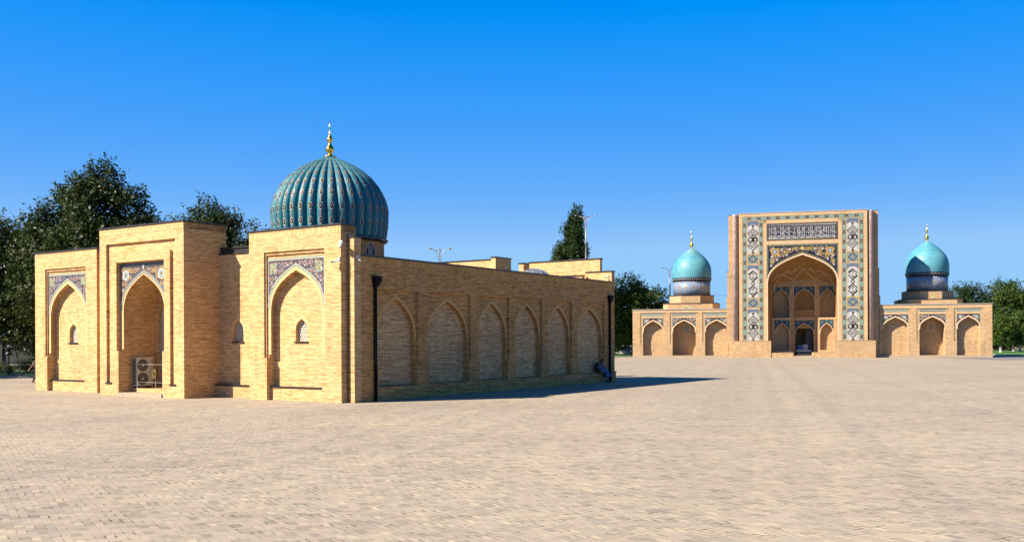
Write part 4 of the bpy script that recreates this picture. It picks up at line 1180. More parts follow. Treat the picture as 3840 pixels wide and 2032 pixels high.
    def vault(i, v):
        i = min(max(i, 0), n-1); i0 = min(int(i), n-2); f = i-i0
        x = fr_pts[i0][0]*(1-f)+fr_pts[i0+1][0]*f; z = fr_pts[i0][1]*(1-f)+fr_pts[i0+1][1]*f
        xb = cxb+x*sxb; zb = 11.0+(z-11.0)*0.20
        e = 1-cos(v*pi/2)
        return (x+(xb-x)*v, 0.8+(YB_-0.8)*(0.45*v+0.55*sin(v*pi/2)), z+(zb-z)*(0.5*e+0.5*v))
    mb = MB()
    NV = 10
    vs = [vault(i, j/NV) for i in range(n) for j in range(NV+1)]
    mb.add(vs, [(i*(NV+1)+j, i*(NV+1)+j+1, (i+1)*(NV+1)+j+1, (i+1)*(NV+1)+j) for i in range(n-1) for j in range(NV)], 0, True)
    mb.add([(-4.97, 0.8, 0), (xl, YB_, 0), (xl, YB_, 11.0), (-4.97, 0.8, 11.0)], [(0, 1, 2, 3)])
    mb.add([(4.97, 0.8, 0), (xr, YB_, 0), (xr, YB_, 11.0), (4.97, 0.8, 11.0)], [(3, 2, 1, 0)])
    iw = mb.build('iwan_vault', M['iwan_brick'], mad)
    # pale net of ribs
    mb = MB()
    def idx(fx):  # arch index whose x is fx * half width
        return float(np.interp(fx*4.97, [p[0] for p in fr_pts], range(n)))
    st = [-0.97, -0.36, 0.36, 0.97]
    def rib(a, b, k=10, bulge=0.0):
        pts = []
        for q in range(k+1):
            t = q/k; fx = a[0]+(b[0]-a[0])*t+bulge*sin(pi*t); v = a[1]+(b[1]-a[1])*t
            p = Vector(vault(idx(fx), v)); p.y -= 0.03; p.z -= 0.03; pts.append(p)
        mb.tube(pts, 0.085, 6)
    for a, b in zip(st[:-1], st[1:]):
        m_ = (a+b)/2
        rib((a, 1.0), (m_, 0.62), bulge=-0.05*(b-a)); rib((b, 1.0), (m_, 0.62), bulge=0.05*(b-a))
        q1, q3 = a+(b-a)*0.26, a+(b-a)*0.74
        rib((m_, 0.62), (q1, 0.50)); rib((m_, 0.62), (q3, 0.50)); rib((q1, 0.50), (q1-0.08, 0.60)); rib((q3, 0.50), (q3+0.08, 0.60))
    for a in st[1:3]:
        for sg in (-1, 1): rib((a+sg*0.17, 0.50), (a, 0.66)); 
    rib((-0.9, 0.62), (-0.8, 0.5)); rib((0.9, 0.62), (0.8, 0.5))
    for x in (-3.84, cxb-0.36*4.5, cxb+0.36*4.5, 4.98): mb.box(x-0.09, x+0.09, YB_-0.10, YB_-0.005, 9.9, 11.2)
    mb.build('vault_ribs', M['plaster'], iw)
    # back wall
    Pb = front(YB_)
    up = [(-3.92, -1.68), (-0.90, 2.05), (2.88, 5.06)]
    lo = [(-3.74, -1.62), (-0.80, 1.94), (2.82, 4.76)]
    lo[0] = (-3.82, -1.76); lo[2] = (2.74, 4.62)
    YL = 4.0; Pl = front(YL); blocks = {0: (-4.30, -1.52), 2: (2.50, 5.06)}
    holes = []
    for a, b in up: holes.append([(a, 6.17)] + arch((a+b)/2, (b-a)/2, 8.6, 10.40, 8) + [(b, 6.17)])
    low = []
    for k, (a, b) in enumerate(lo):
        zb = 0.27 if k == 1 else 1.12
        low.append([(a, zb)] + arch((a+b)/2, (b-a)/2, 3.5, 5.12, 8) + [(b, zb)])
    mb = MB(); mb.plate(Pb, rect(xl, xr, 0, 12.4), holes+[low[1]], 0, 0.85)
    mb.plate(Pb, rect(xl, xr, 0, 12.4), [[(-0.80, 0.27), (-0.80, 4.4), (1.94, 4.4), (1.94, 0.27)]], 0.85, 0.9)
    for k in (0, 2):
        x0, x1 = blocks[k]
        mb.plate(Pl, rect(x0, x1, 0, 5.98), [low[k]], 0, 0.75)
        mb.plate(Pl, rect(x0, x1, 0, 5.98), (), 0.75, YB_-YL-0.003)
        mb.box(x0+0.001, x1-0.001, YL+0.001, YB_-0.004, 5.975, 5.979)
    bw = mb.build('iwan_wall', M['far_brick'], mad)
    for k, ((a, b), row) in enumerate([(q, 1) for q in up] + [(q, 0) for q in lo]):
        c = (a+b)/2; hw = (b-a)/2; Pb = front(YL) if k in (3, 5) else front(YB_)
        zs, za, zt = (8.6, 10.40, 10.80) if row else (3.5, 5.12, 5.62)
        mb = MB(); d = -0.01
        mb.plate(Pb, spandrel_poly(a-0.05, b+0.05, zs+0.5, zt, c, hw+0.03, zs, za+0.08), (), d, 0, 0)
        spi = spandrel_poly(a, b, zs+0.7, zt-0.08, c, hw+0.10, zs, za+0.15)
        scrolls(mb, Pb, d-0.004, lambda p: inside(p, spi), (a, b, zs+0.6, zt), 0.36, 40+k, 1, (1, 2, 1), 0.03, 0.06, 1.2)
        for sx in (-1, 1): mb.disc(Pb, (c+sx*hw*0.72, zt-0.30), 0.17, d-0.008, 2, 8); mb.disc(Pb, (c+sx*hw*0.72, zt-0.30), 0.08, d-0.010, 0, 8)
        mb.disc(Pb, (c, zt-0.14), 0.13, d-0.008, 2, 8)
        mb.build('niche_spandrel', [M['t_navy'], M['t_slate'], M['t_turq']], bw)
        mb = MB(); mb.ribbon(Pb, arch(c, hw+0.02, zs, za+0.04), 0.10, d-0.012); mb.build('niche_moulding', M['plaster'], bw)
    Pb = front(YB_)
    a, b = up[1]
    mb = MB(); o = [(a+0.05, 7.3)] + arch((a+b)/2, (b-a)/2-0.05, 8.6, 10.30, 8) + [(b-0.05, 7.3)]
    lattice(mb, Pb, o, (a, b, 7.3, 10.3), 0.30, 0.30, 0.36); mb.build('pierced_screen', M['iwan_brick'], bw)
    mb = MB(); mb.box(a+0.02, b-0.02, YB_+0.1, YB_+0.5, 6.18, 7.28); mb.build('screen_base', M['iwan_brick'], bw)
    mb = MB(); mb.box(-1.51, 2.49, YB_-0.06, YB_-0.003, 5.72, 5.98); mb.build('storey_band', M['far_trim'], bw)
    for k in (0, 2):
        mb = MB(); mb.box(blocks[k][0], blocks[k][1], YL-0.05, YL-0.003, 5.70, 5.99); mb.build('storey_band', M['far_trim'], bw)
    # platforms either side of the way in
    for a, b in ((-4.48, -1.32), (1.52, 4.56)):
        mb = MB(); mb.box(a, b, -0.22, 3.99, 0, 0.70); mb.box(a-0.0, b+0.02, -0.25, 3.985, 0.70, 0.75); mb.build('platform', M['far_brick'], mad)
    mb = MB(); mb.box(-1.31, 1.51, -0.30, 12.0, 0, 0.25); mb.build('threshold', M['stone'], mad)
    # pale pole lying against the left side of the arch
    # hall behind the portal
    mb = MB(); mb.box(-10.85, -5.62, 3.51, 12, 0, 12.9); mb.box(5.62, 10.85, 3.51, 12, 0, 12.9); mb.box(-5.61, 5.61, 3.51, 12, 15.4, 15.9)
    mb.box(-5.61, -0.82, 7.01, 12, 0, 15.39); mb.box(1.96, 5.61, 7.01, 12, 0, 15.39); mb.box(-0.819, 1.959, 7.01, 12, 4.5, 15.39)
    mb.box(-0.819, 1.959, 11.6, 11.9, 0.25, 4.49)
    mb.build('rear_hall', M['far_brick'], mad)
    mb = MB(); mb.box(0.85, 1.94, 8.6, 8.7, 0.26, 4.4); mb.build('inner_door', M['t_plum'], mad)
mad_portal()

def wing(xl, xr, bays, zt, dz, sign):
    P = front(1.3)
    keys = []; arches = []; deep = []
    for k, (a, b) in enumerate(bays):
        f0, f1 = a-0.38, b+0.38; zb = 0.32
        keys.append([(a, zb), (a, 2.32+dz), (f0, 2.32+dz), (f0, 6.98+dz), (f1, 6.98+dz), (f1, 2.32+dz), (b, 2.32+dz), (b, zb)])
        ah = [(a, zb)] + arch((a+b)/2, (b-a)/2, 4.30+dz, 5.80+dz, k=(0.50, 0.50, 0.74)) + [(b, zb)]
        arches.append(ah)
        if k == 1: deep.append(ah)
    mb = MB(); o = rect(xl, xr, 0, zt)
    mb.plate(P, o, keys, 0, 0.09)
    mb.plate(P, o, arches, 0.09, 0.95)
    mb.plate(P, o, deep, 0.95, 2.3)
    gz0, gz1 = 3.70, 5.25
    gc = (bays[1][0]+bays[1][1])/2 + (0.32 if sign < 0 else 0.20)
    mb.plate(P, o, [rect(gc-0.42, gc+0.42, gz0+0.1, gz1-0.1)], 2.3, 2.6)
    mb.box(xl, xr, 3.95, 12.0, 0, zt-0.15); mb.box(xl, xl+0.02, 3.9, 3.96, 0, zt-0.15); mb.box(xl, xr, 1.31, 3.96, zt-0.02, zt-0.001)
    body = mb.build('wing', M['far_brick'], mad)
    mb = MB(); mb.box(xl-0.03, xr+0.03, 1.22, 4.0, zt, zt+0.05); mb.box(xl-0.06, xr+0.06, 1.19, 4.0, zt+0.05, zt+0.13); mb.build('coping', M['coping_far'], body)
    mb = MB(); mb.plate(P, rect(xl+0.01, xr-0.01, zt-0.42, zt-0.01), (), -0.012, 0)
    for a, b in bays: mb.plate(P, rect(a-0.02, b+0.02, 6.22+dz, 6.52+dz), (), 0.078, 0.09)
    mb.build('brick_band', M['far_trim'], body)
    mb = MB(); mb.box(xl-0.02, xr+0.02, 1.20, 1.297, 0, 0.30)
    mb.build('base_course', M['stone'], body)
    for k, (a, b) in enumerate(bays):
        c = (a+b)/2; hw = (b-a)/2; d = 0.09-0.012
        mb = MB()
        mb.plate(P, spandrel_poly(a, b, 4.75+dz, 6.16+dz, c, hw+0.0, 4.45+dz, 5.98+dz), (), d, 0.09, 0)
        spi = spandrel_poly(a+0.10, b-0.10, 5.0+dz, 6.08+dz, c, hw, 4.6+dz, 6.08+dz)
        scrolls(mb, P, d-0.004, lambda p: inside(p, spi), (a, b, 4.8+dz, 6.15+dz), 0.34, 60+k+int(zt*10), 1, ((2, 3, 1), (1, 1, 4), (2, 3, 1))[k], 0.038, 0.065, 1.2)
        for sx in (-1, 1):
            cc = (c+sx*(hw-0.50), 5.74+dz)
            if k == 1: rosette(mb, P, cc, 0.24, d-0.010, 5, 4, 5, 8)
            else: rosette(mb, P, cc, 0.24, d-0.010, 1, 6, 1, 7)
        for sx in (-1, 1): mb.ribbon(P, [(c+sx*(hw-0.02), 4.7+dz), (c+sx*(hw-0.02), 6.15+dz)], 0.05, d-0.006, 6)
        mb.build('niche_spandrel', [M['t_navy'], M['t_white'], M['t_plum'], M['t_org'], M['t_blue'], M['t_yel'], M['t_ltq']], body)
        mb = MB(); mb.ribbon(P, [(a+0.01, 4.0+dz)]+arch(c, hw-0.02, 4.30+dz, 5.86+dz, k=(0.50, 0.50, 0.74))+[(b-0.01, 4.0+dz)], 0.16, d-0.014)
        mb.build('niche_moulding', M['plaster'], body)
        mb = MB(); mb.plate(P, rect(a, b, 6.56+dz, 6.92+dz), (), d, 0.09, 0)
        mb.ribbon(P, rect(a+0.03, b-0.03, 6.59+dz, 6.89+dz), 0.05, d-0.004, 1, True)
        z_ = [(a+0.12+0.11*i, 6.74+dz+(0.07 if i % 2 else -0.07)) for i in range(int((b-a-0.2)/0.11))]
        mb.ribbon(P, z_, 0.04, d-0.006, 2)
        for i in range(0, len(z_), 3): mb.disc(P, (z_[i][0], 6.74+dz), 0.05, d-0.008, 3, 5)
        mb.build('frieze_tile', [M['t_ltq'] if k == 1 else M['t_green'], M['t_turq'] if k != 1 else M['t_navy'], M['t_cream'], M['t_blue']], body)
    # lattice window at the back of the middle niche
    mb = MB(); Pg = front(1.3+2.3)
    lattice(mb, Pg, rect(gc-0.40, gc+0.40, gz0+0.12, gz1-0.12), (gc-0.40, gc+0.40, gz0+0.1, gz1-0.1), 0.19, 0.04, 0.08)
    mb.plate(Pg, rect(gc-0.52, gc+0.52, gz0, gz1), [rect(gc-0.40, gc+0.40, gz0+0.12, gz1-0.12)], -0.03, 0.05)
    g = mb.build('window_grille', M['white_plaster'] if sign < 0 else M['plaster'], body)
    mb = MB(); mb.plate(Pg, rect(gc-0.45, gc+0.45, gz0+0.05, gz1-0.05), (), 0.28, 0.30); mb.build('window_void', M['dark'], g)
    return body
wing(-25.25, -10.3, [(-23.66, -20.54), (-19.14, -15.62), (-14.21, -10.75)], 7.32, -0.12, -1)
wing(10.3, 26.0, [(11.30, 14.81), (16.31, 19.84), (21.33, 24.42)], 7.62, 0.10, 1)

def mad_dome(cx, cy, dz, tile, hx):
    s = 1.018
    pf = [(3.00, 12.50), (3.09, 12.58), (3.135, 13.2), (3.14, 13.7), (3.07, 14.25), (2.93, 14.75), (2.70, 15.2), (2.40, 15.65), (2.02, 16.1), (1.60, 16.5), (1.14, 16.88), (0.66, 17.22), (0.30, 17.42), (0.03, 17.52)]
    # smooth the profile
    z = np.array([b for a, b in pf]); r = np.array([a for a, b in pf]); t = np.concatenate([[0], np.cumsum(np.hypot(np.diff(z), np.diff(r)))])
    tt = np.linspace(0, t[-1], 48); zz = np.interp(tt, t, z); rr = np.interp(tt, t, r)
    k = np.array([1, 2, 3, 2, 1])/9.0
    rr[2:-2] = np.convolve(rr, k, 'valid'); zz[2:-2] = np.convolve(zz, k, 'valid')
    mb = MB(); mb.lathe([(a, b) for a, b in zip(rr, zz)], (0, 0), 48)
    d = mb.build('turquoise_dome', tile, mad); d.location = (cx, cy, dz)
    mb = MB(); mb.lathe([(0.12, 17.48), (0.16, 17.55), (0.10, 17.62), (0.10, 17.72), (0.26, 17.84), (0.33, 18.02), (0.26, 18.20), (0.12, 18.34), (0.10, 18.62), (0.08, 18.86), (0.16, 18.88), (0.08, 18.92), (0.15, 19.0), (0.19, 19.12), (0.15, 19.24), (0.05, 19.34), (0.035, 19.7), (0.01, 19.8)], (0, 0), 20)
    f = mb.build('finial', M['gold'], d)
    mb = MB(); a0 = radians(110 if hx > 0 else 60)
    pts = [(0.05+0.17*cos(a0+i*2*pi*0.72/14), 0, 19.97+0.17*sin(a0+i*2*pi*0.72/14)) for i in range(15)]
    mb.tube(pts, [0.008+0.028*sin(pi*i/14) for i in range(15)], 6); mb.tube([(0, 0, 19.75), (0.02, 0, 19.82)], 0.02, 6)
    mb.build('crescent', M['gold'], f)
    # drum
    mb = MB(); mb.lathe([(2.96, 9.88), (2.96, 12.05)], (cx, cy), 64); dr = mb.build('drum', M['drum'], mad); uv_cyl(dr, (cx, cy), 2.96); dr.location.z = dz
    mb = MB(); mb.lathe([(2.97, 12.02), (3.02, 12.1), (3.02, 12.20), (3.11, 12.32), (3.15, 12.5), (3.10, 12.58), (2.9, 12.6)], (cx, cy), 64)
    for q in range(64):
        a = 2*pi*q/64; nn = Vector((cos(a), sin(a), 0)); U = Vector((-sin(a), cos(a), 0))
        Pq = Plane(Vector((cx, cy, 0))+nn*3.155, U, -nn)
        mb.poly(Pq, [(-0.10, 12.33), (0, 12.24), (0.10, 12.33), (0.10, 12.46), (-0.10, 12.46)], -0.004, 1)
        mb.poly(Pq, [(-0.05, 12.35), (0, 12.29), (0.05, 12.35), (0.05, 12.42), (-0.05, 12.42)], -0.008, 2)
        Pq2 = Plane(Vector((cx, cy, 0))+nn*3.125, U, -nn)
        mb.ribbon(Pq2, [(-0.07, 12.62), (0, 12.72), (0.07, 12.62)], 0.04, -0.01, 1)
    co2 = mb.build('drum_cornice', [M['t_dark'], M['t_slate'], M['t_white']], dr)
    # octagon and square bases
    def ngon(hw, ch): return [(-hw+ch, -hw), (hw-ch, -hw), (hw, -hw+ch), (hw, hw-ch), (hw-ch, hw), (-hw+ch, hw), (-hw, hw-ch), (-hw, -hw+ch)]
    mb = MB()
    def prism(poly, z0, z1, m=0):
        n = len(poly); vs = [(cx+a, cy+b, z0) for a, b in poly]+[(cx+a, cy+b, z1) for a, b in poly]
        mb.add(vs, [(i, (i+1) % n, n+(i+1) % n, n+i) for i in range(n)]+[tuple(range(n, 2*n)), tuple(reversed(range(n)))], m)
    prism(ngon(3.46, 1.95), 8.45, 9.72)
    prism(ngon(4.30, 0.85), 7.0, 8.44)
    b = mb.build('dome_base', M['far_brick'], mad); b.location.z = dz
    mb = MB(); prism(ngon(3.52, 1.99), 9.72, 9.80); prism(ngon(4.38, 0.88), 8.44, 8.52)
    c = mb.build('dome_base_coping', M['coping'], b)
    return d
mad_dome(-16.68, 10.0, 0.0, M['turq_rust'], -1)
mad_dome(18.80, 10.0, 0.12, M['turq'], 1)
# little arched hood on the left roof
mb = MB(); Ph = front(5.45); mb.plate(Ph, [(-17.95, 7.2), (-17.95, 7.62), (-17.2, 8.02), (-16.4, 7.62), (-16.4, 7.2)][::-1], (), 0, 0.3)
mb.ribbon(Ph, [(-18.0, 7.60), (-17.2, 8.05), (-16.35, 7.60)], 0.12, -0.02, 1)
mb.build('roof_hood', [M['t_ylg'], M['t_white']], mad)

def on_mad(x, y, z=0.0):
    c, s = cos(-MYAW), sin(-MYAW)
    return (42.953+x*c-y*s, 142.0+x*s+y*c, z)

# white slabs standing in for sunlit courtyard steps, with pictures on them
tb = tag(empty('step_stand_in', on_mad(0.55, 7.3, 0.25), -MYAW), 'white slabs standing in for sunlit courtyard steps and bench in the far doorway', 'step_stand_in')
mb = MB(); mb.box(-1.15, 1.15, -0.4, 0.4, 0.78, 0.84); mb.box(-1.15, 1.15, -0.42, -0.40, 0.52, 0.84); mb.build('upper_light_slab', M['marble'], tb)
mb = MB(); mb.box(-1.1, 1.1, -0.35, 0.35, 0.08, 0.28); mb.build('lower_light_slab', M['marble'], tb)
for x in (-1.08, 1.08):
    for y in (-0.33, 0.33):
        mb = MB(); mb.box(x-0.03, x+0.03, y-0.03, y+0.03, 0, 0.78); mb.build('leg', M['dark'], tb)
for nm, x, w_, h_, m_, lab in (('picture', -0.58, 0.74, 0.74, 'pic_blue', 'blue picture leaning on the white slabs in the doorway'), ('picture', 0.22, 0.74, 0.88, 'pic_pale', 'pale patterned picture leaning on the white slabs in the doorway')):
    p = tag(empty(nm, on_mad(0.55+x, 7.12, 1.095), -MYAW), lab, 'picture'); p.rotation_euler = (radians(-12), 0, -MYAW)
    mb = MB(); mb.box(-w_/2, w_/2, 0, 0.03, 0, h_); mb.build('canvas', M[m_], p)
    mb = MB(); mb.box(-w_/2-0.02, w_/2+0.02, 0.031, 0.05, -0.0, h_+0.02); mb.build('frame', M['dark'], p)

# ================================================================== GROUND
def sheet(name, pts, z, m, **kw):
    mb = MB(); mb.add([(a, b, z) for a, b in pts], [tuple(range(len(pts)))]); o = mb.build(name, M[m]); o['kind'] = 'structure'
    for k, v in kw.items(): o[k] = v
    return o
sheet('ground', [(-2500, -200), (2500, -200), (2500, 4000), (-2500, 4000)], -0.03, 'earth')
sheet('plaza_paving', [(-160, -40), (180, -40), (180, 215), (-160, 215)], 0.0, 'paving')
def kerb(pts, name='kerb', h=0.13, w_=0.22):
    mb = MB()
    for (ax, ay), (bx, by) in zip(pts[:-1], pts[1:]):
        dx, dy = bx-ax, by-ay; l = sqrt(dx*dx+dy*dy); nx, ny = -dy/l*w_/2, dx/l*w_/2
        v = [(ax+nx, ay+ny, -0.02), (ax-nx, ay-ny, -0.02), (bx-nx, by-ny, -0.02), (bx+nx, by+ny, -0.02)]
        v += [(a, b, h) for a, b, c in v]
        mb.add(v, [(0,3,2,1),(4,5,6,7),(0,1,5,4),(1,2,6,5),(2,3,7,6),(3,0,4,7)])
    o = mb.build(name, M['kerb']); o['kind'] = 'structure'; return o
sheet('lawn', [(-95, 66.5), (-60, 70.6), (-27, 76.2), (-27, 130), (-95, 130)], 0.09, 'lawn')
kerb([(-95, 66.3), (-60, 70.4), (-27, 76.0)])
sheet('shadow_strip', [(-60, 62.2), (-29, 64.6), (-29, 64.95), (-60, 62.5)], 0.004, 'asphalt')  # dark strip laid on the paving in place of a thin cast shadow
sheet('lawn', [(-4, 146), (24, 152.5), (26, 158), (40, 200), (-4, 200)], 0.09, 'lawn')
kerb([(-4, 145.8), (24, 152.3)])
sheet('path', [(60, 118), (78, 128), (84, 168), (62, 168)], 0.004, 'asphalt')
sheet('lawn', [(74.8, 139), (79.5, 158), (80, 212), (175, 212), (175, 120), (76, 120)], 0.09, 'lawn')
kerb([(74.6, 128), (74.6, 139), (79.3, 158), (79.8, 205)])

# ================================================================== TREES
def leaves_mesh(name, cen, nrm_dirs, size, mat, parent, rs, slim=0.5):
    n = len(cen)
    # random orientation biased to face up/outward
    d = nrm_dirs + rs.normal(0, 0.7, (n, 3)); d /= np.linalg.norm(d, axis=1, keepdims=True)
    a = rs.normal(0, 1, (n, 3)); a -= (a*d).sum(1, keepdims=True)*d; a /= np.linalg.norm(a, axis=1, keepdims=True)
    b = np.cross(d, a)
    L = size*rs.uniform(0.65, 1.25, (n, 1)); Wd = L*slim*rs.uniform(0.8, 1.15, (n, 1))
    v = np.empty((n, 4, 3))
    v[:, 0] = cen-a*L*0.5; v[:, 1] = cen+b*Wd*0.5-d*L*0.06; v[:, 2] = cen+a*L*0.5; v[:, 3] = cen-b*Wd*0.5-d*L*0.06
    me = bpy.data.meshes.new(name)
    me.vertices.add(n*4); me.loops.add(n*4); me.polygons.add(n)
    me.vertices.foreach_set('co', v.reshape(-1)); me.loops.foreach_set('vertex_index', np.arange(n*4, dtype=np.int32))
    me.polygons.foreach_set('loop_start', np.arange(0, n*4, 4, dtype=np.int32)); me.polygons.foreach_set('loop_total', np.full(n, 4, dtype=np.int32))
    me.materials.append(mat); me.update(calc_edges=True)
    return link(bpy.data.objects.new(name, me), parent)

def tree(name, label, loc, lumps, trunk_h, trunk_r, shoots, per, leaf, mat, seed, up=0.45, slen=(0.6, 1.5), bark='bark', white_h=0, group=None, limbs=9, fill=0.5, shell=0.45, slim=0.5, cat='tree'):
    """lumps: ellipsoids (x,y,z,rx,ry,rz) relative to loc; leaves sit along outward shoots"""
    rs = np.random.RandomState(seed)
    t = tag(empty(name, loc), label, cat, group)
    lumps = np.array(lumps, float)
    vol = lumps[:, 3]*lumps[:, 4]*lumps[:, 5]; p = vol**0.75; p /= p.sum()
    k = rs.choice(len(lumps), shoots, p=p)
    u = rs.normal(0, 1, (shoots, 3)); u /= np.linalg.norm(u, axis=1, keepdims=True)
    rad = shell+(1-shell)*rs.uniform(0, 1, (shoots, 1))**0.8
    # clumpy gaps: reject shoots by a cheap 3-d noise of sines
    base = lumps[k, :3]+u*lumps[k, 3:6]*rad
    ph = rs.uniform(0, 6, 9); q = base
    nz = np.sin(q[:, 0]*1.7+ph[0]+1.3*np.sin(q[:, 1]*0.9+ph[1]))+np.sin(q[:, 1]*1.5+ph[2]+1.1*np.sin(q[:, 2]*1.1+ph[3]))+np.sin(q[:, 2]*1.9+ph[4]+1.2*np.sin(q[:, 0]*1.2+ph[5]))
    keep = nz > -1.25+0.9*(rad[:, 0] > 0.8)*0.5
    base = base[keep]; u = u[keep]; m = len(base)
    d = u*0.75+np.array([0, 0, up])+rs.normal(0, 0.28, (m, 3)); d /= np.linalg.norm(d, axis=1, keepdims=True)
    Ls = rs.uniform(slen[0], slen[1], (m, 1))
    tt = np.linspace(0, 1, per)[None, :, None]
    droop = np.zeros((1, per, 3)); droop[0, :, 2] = -0.10*np.linspace(0, 1, per)**2
    pos = base[:, None, :]+d[:, None, :]*Ls[:, None, :]*tt+droop*Ls[:, None, :]
    pos = pos+rs.normal(0, 1, pos.shape)*(leaf*0.75*(1.15-0.75*tt))
    nd = np.repeat(u[:, None, :]*0.6+np.array([0, 0, 0.7]), per, axis=1)
    leaves_mesh('crown', pos.reshape(-1, 3), nd.reshape(-1, 3), leaf, mat, t, rs, slim)
    mb = MB(); R_ = random.Random(seed)
    cz = float(np.average(lumps[:, 2], weights=p)); cxm = float(np.average(lumps[:, 0], weights=p)); cym = float(np.average(lumps[:, 1], weights=p))
    top = (cxm*0.5, cym*0.5, trunk_h)
    z0 = 0
    mb.tube([(0, 0, -0.05), (0.03, 0.02, trunk_h*0.35), (top[0]*0.5, top[1]*0.5, trunk_h*0.7), top], [trunk_r*1.3, trunk_r, trunk_r*0.9, trunk_r*0.75], 9)
    for i in range(limbs):
        j = R_.randrange(len(lumps)); e = lumps[j]
        tgt = (e[0]+R_.uniform(-.6, .6)*e[3], e[1]+R_.uniform(-.6, .6)*e[4], e[2]+R_.uniform(-.2, .75)*e[5])
        s = (top[0]*R_.uniform(.6, 1), top[1]*R_.uniform(.6, 1), trunk_h*R_.uniform(.75, 1))
        mid = [(a+b)/2+R_.uniform(-.4, .4) for a, b in zip(s, tgt)]; mid[2] += 0.3
        mb.tube([s, mid, tgt], [trunk_r*0.5, trunk_r*0.28, trunk_r*0.07], 6)
    tk = mb.build('trunk', M[bark], t)
    if white_h:
        mb = MB(); mb.tube([(0, 0, 0), (0.02, 0.01, white_h)], [trunk_r*1.42, trunk_r*1.22], 9); mb.build('whitewash', M['whitewash'], tk)
    return t

tree('leafy_tree', 'tallest dark leafy tree rising behind the left end of the brick shrine', (-29.6, 68, 0),
     [(0.2, 0, 8.0, 4.3, 4, 3.6), (0.4, 0, 11.2, 2.6, 2.6, 2.9), (-2.2, 0.3, 10.0, 2.2, 2.2, 2.2), (2.6, 0.2, 9.3, 2.2, 2, 2.3), (0.8, 0, 13.4, 1.0, 1.0, 1.9), (-1.0, 0, 12.6, 1.3, 1.2, 1.5), (3.9, 0, 9.4, 1.5, 1.4, 1.7), (2.3, 0, 12.0, 1.3, 1.2, 1.4), (-3.2, 0, 10.6, 1.5, 1.4, 1.4), (-3.0, 0, 6.5, 2.6, 2.5, 2.8)],
     4.5, 0.28, 5600, 17, 0.26, M['leaf'], 3, up=0.75, slen=(0.6, 1.6))
tree('leafy_tree', 'dark leafy tree at the left edge hanging low beside the shrine corner', (-41.6, 74, 0),
     [(4, 0, 7.6, 3.6, 3.4, 3.6), (2.0, 0, 9.6, 2.6, 2.4, 2.4), (6.2, -0.3, 6.0, 2.6, 2.4, 3.0), (6.6, -1.0, 4.0, 1.7, 1.6, 1.5), (5.5, 0, 9.4, 2.0, 2, 2.0), (4.4, -1.0, 4.2, 2.0, 1.8, 1.5), (2.5, 0, 4.4, 2.2, 1.8, 1.6), (5.6, -1.6, 2.9, 1.1, 1.0, 0.9)],
     4.0, 0.25, 5200, 16, 0.25, M['leaf'], 5, up=0.35, slen=(0.6, 1.4))
tree('leafy_tree', 'dark leafy tree showing above the wall between the shrine portal and its dome', (-25.0, 80, 0),
     [(0, 0, 8.2, 3.4, 3.2, 3.2), (-2.2, 0, 10.4, 1.9, 1.8, 2.0), (0.2, 0, 11.4, 2.0, 1.8, 2.0), (2.6, 0, 9.6, 1.8, 1.8, 1.9), (-0.6, 0, 12.9, 0.9, 0.9, 1.3), (4.6, 0, 9.2, 1.6, 1.4, 1.8), (1.7, 0, 11.8, 1.2, 1.1, 1.3), (-3.7, 0, 10.3, 1.4, 1.2, 1.4), (3.6, 0, 10.6, 1.2, 1.1, 1.2), (-4.4, 0, 9.2, 1.1, 1, 1.2)],
     5.0, 0.26, 3300, 16, 0.26, M['leaf'], 8, up=0.9, slen=(0.7, 1.6))
tree('leafy_tree', 'dark leafy tree cut off by the left picture edge', (-45.0, 79, 0),
     [(0, 0, 8.2, 3.8, 3.6, 4.0), (1.6, 0, 10.6, 2.2, 2.2, 2.2), (-2, 0, 10, 2.4, 2.4, 2.4)],
     4.0, 0.28, 2400, 16, 0.26, M['leaf'], 12, up=0.5)
# trees left of the frame whose shade darkens the lawn and wall
for q, (X, Y) in enumerate(((-52.0, 69.5), (-58.0, 78.0))):
    tree('leafy_tree', ('dark leafy tree standing outside the left picture edge, nearer the plaza', 'dark leafy tree standing outside the left picture edge, deeper on the lawn')[q], (X, Y, 0),
         [(0, 0, 7.4, 4.4, 4.2, 4.4), (2, 0, 9.5, 3, 3, 3), (-2, 1, 9.5, 3, 3, 3)], 3.5, 0.3, 1500, 14, 0.34, M['leaf'], 81+q, up=0.4)
tree('poplar_tree', 'tall narrow poplar tree rising behind the shrine roof beside a street lamp', at(2150, 160)[:2]+(0,),
     [(-0.1, 0, 11.8, 2.9, 2.7, 5.2), (0.0, 0, 16.4, 2.4, 2.2, 4.2), (0.2, 0, 19.6, 1.5, 1.5, 3.3), (0.6, 0, 22.2, 0.85, 0.85, 2.2), (2.4, 0, 11.0, 1.6, 1.6, 2.1), (1.05, 0, 24.0, 0.22, 0.22, 0.9), (-1.3, 0, 19.2, 0.8, 0.8, 2.2), (-1.9, 0, 15.8, 1.3, 1.2, 2.2)],
     8.0, 0.36, 3800, 16, 0.37, M['leaf_pop'], 14, up=1.9, slen=(0.7, 1.9), limbs=6)
tx = at(2378, 166)[0]
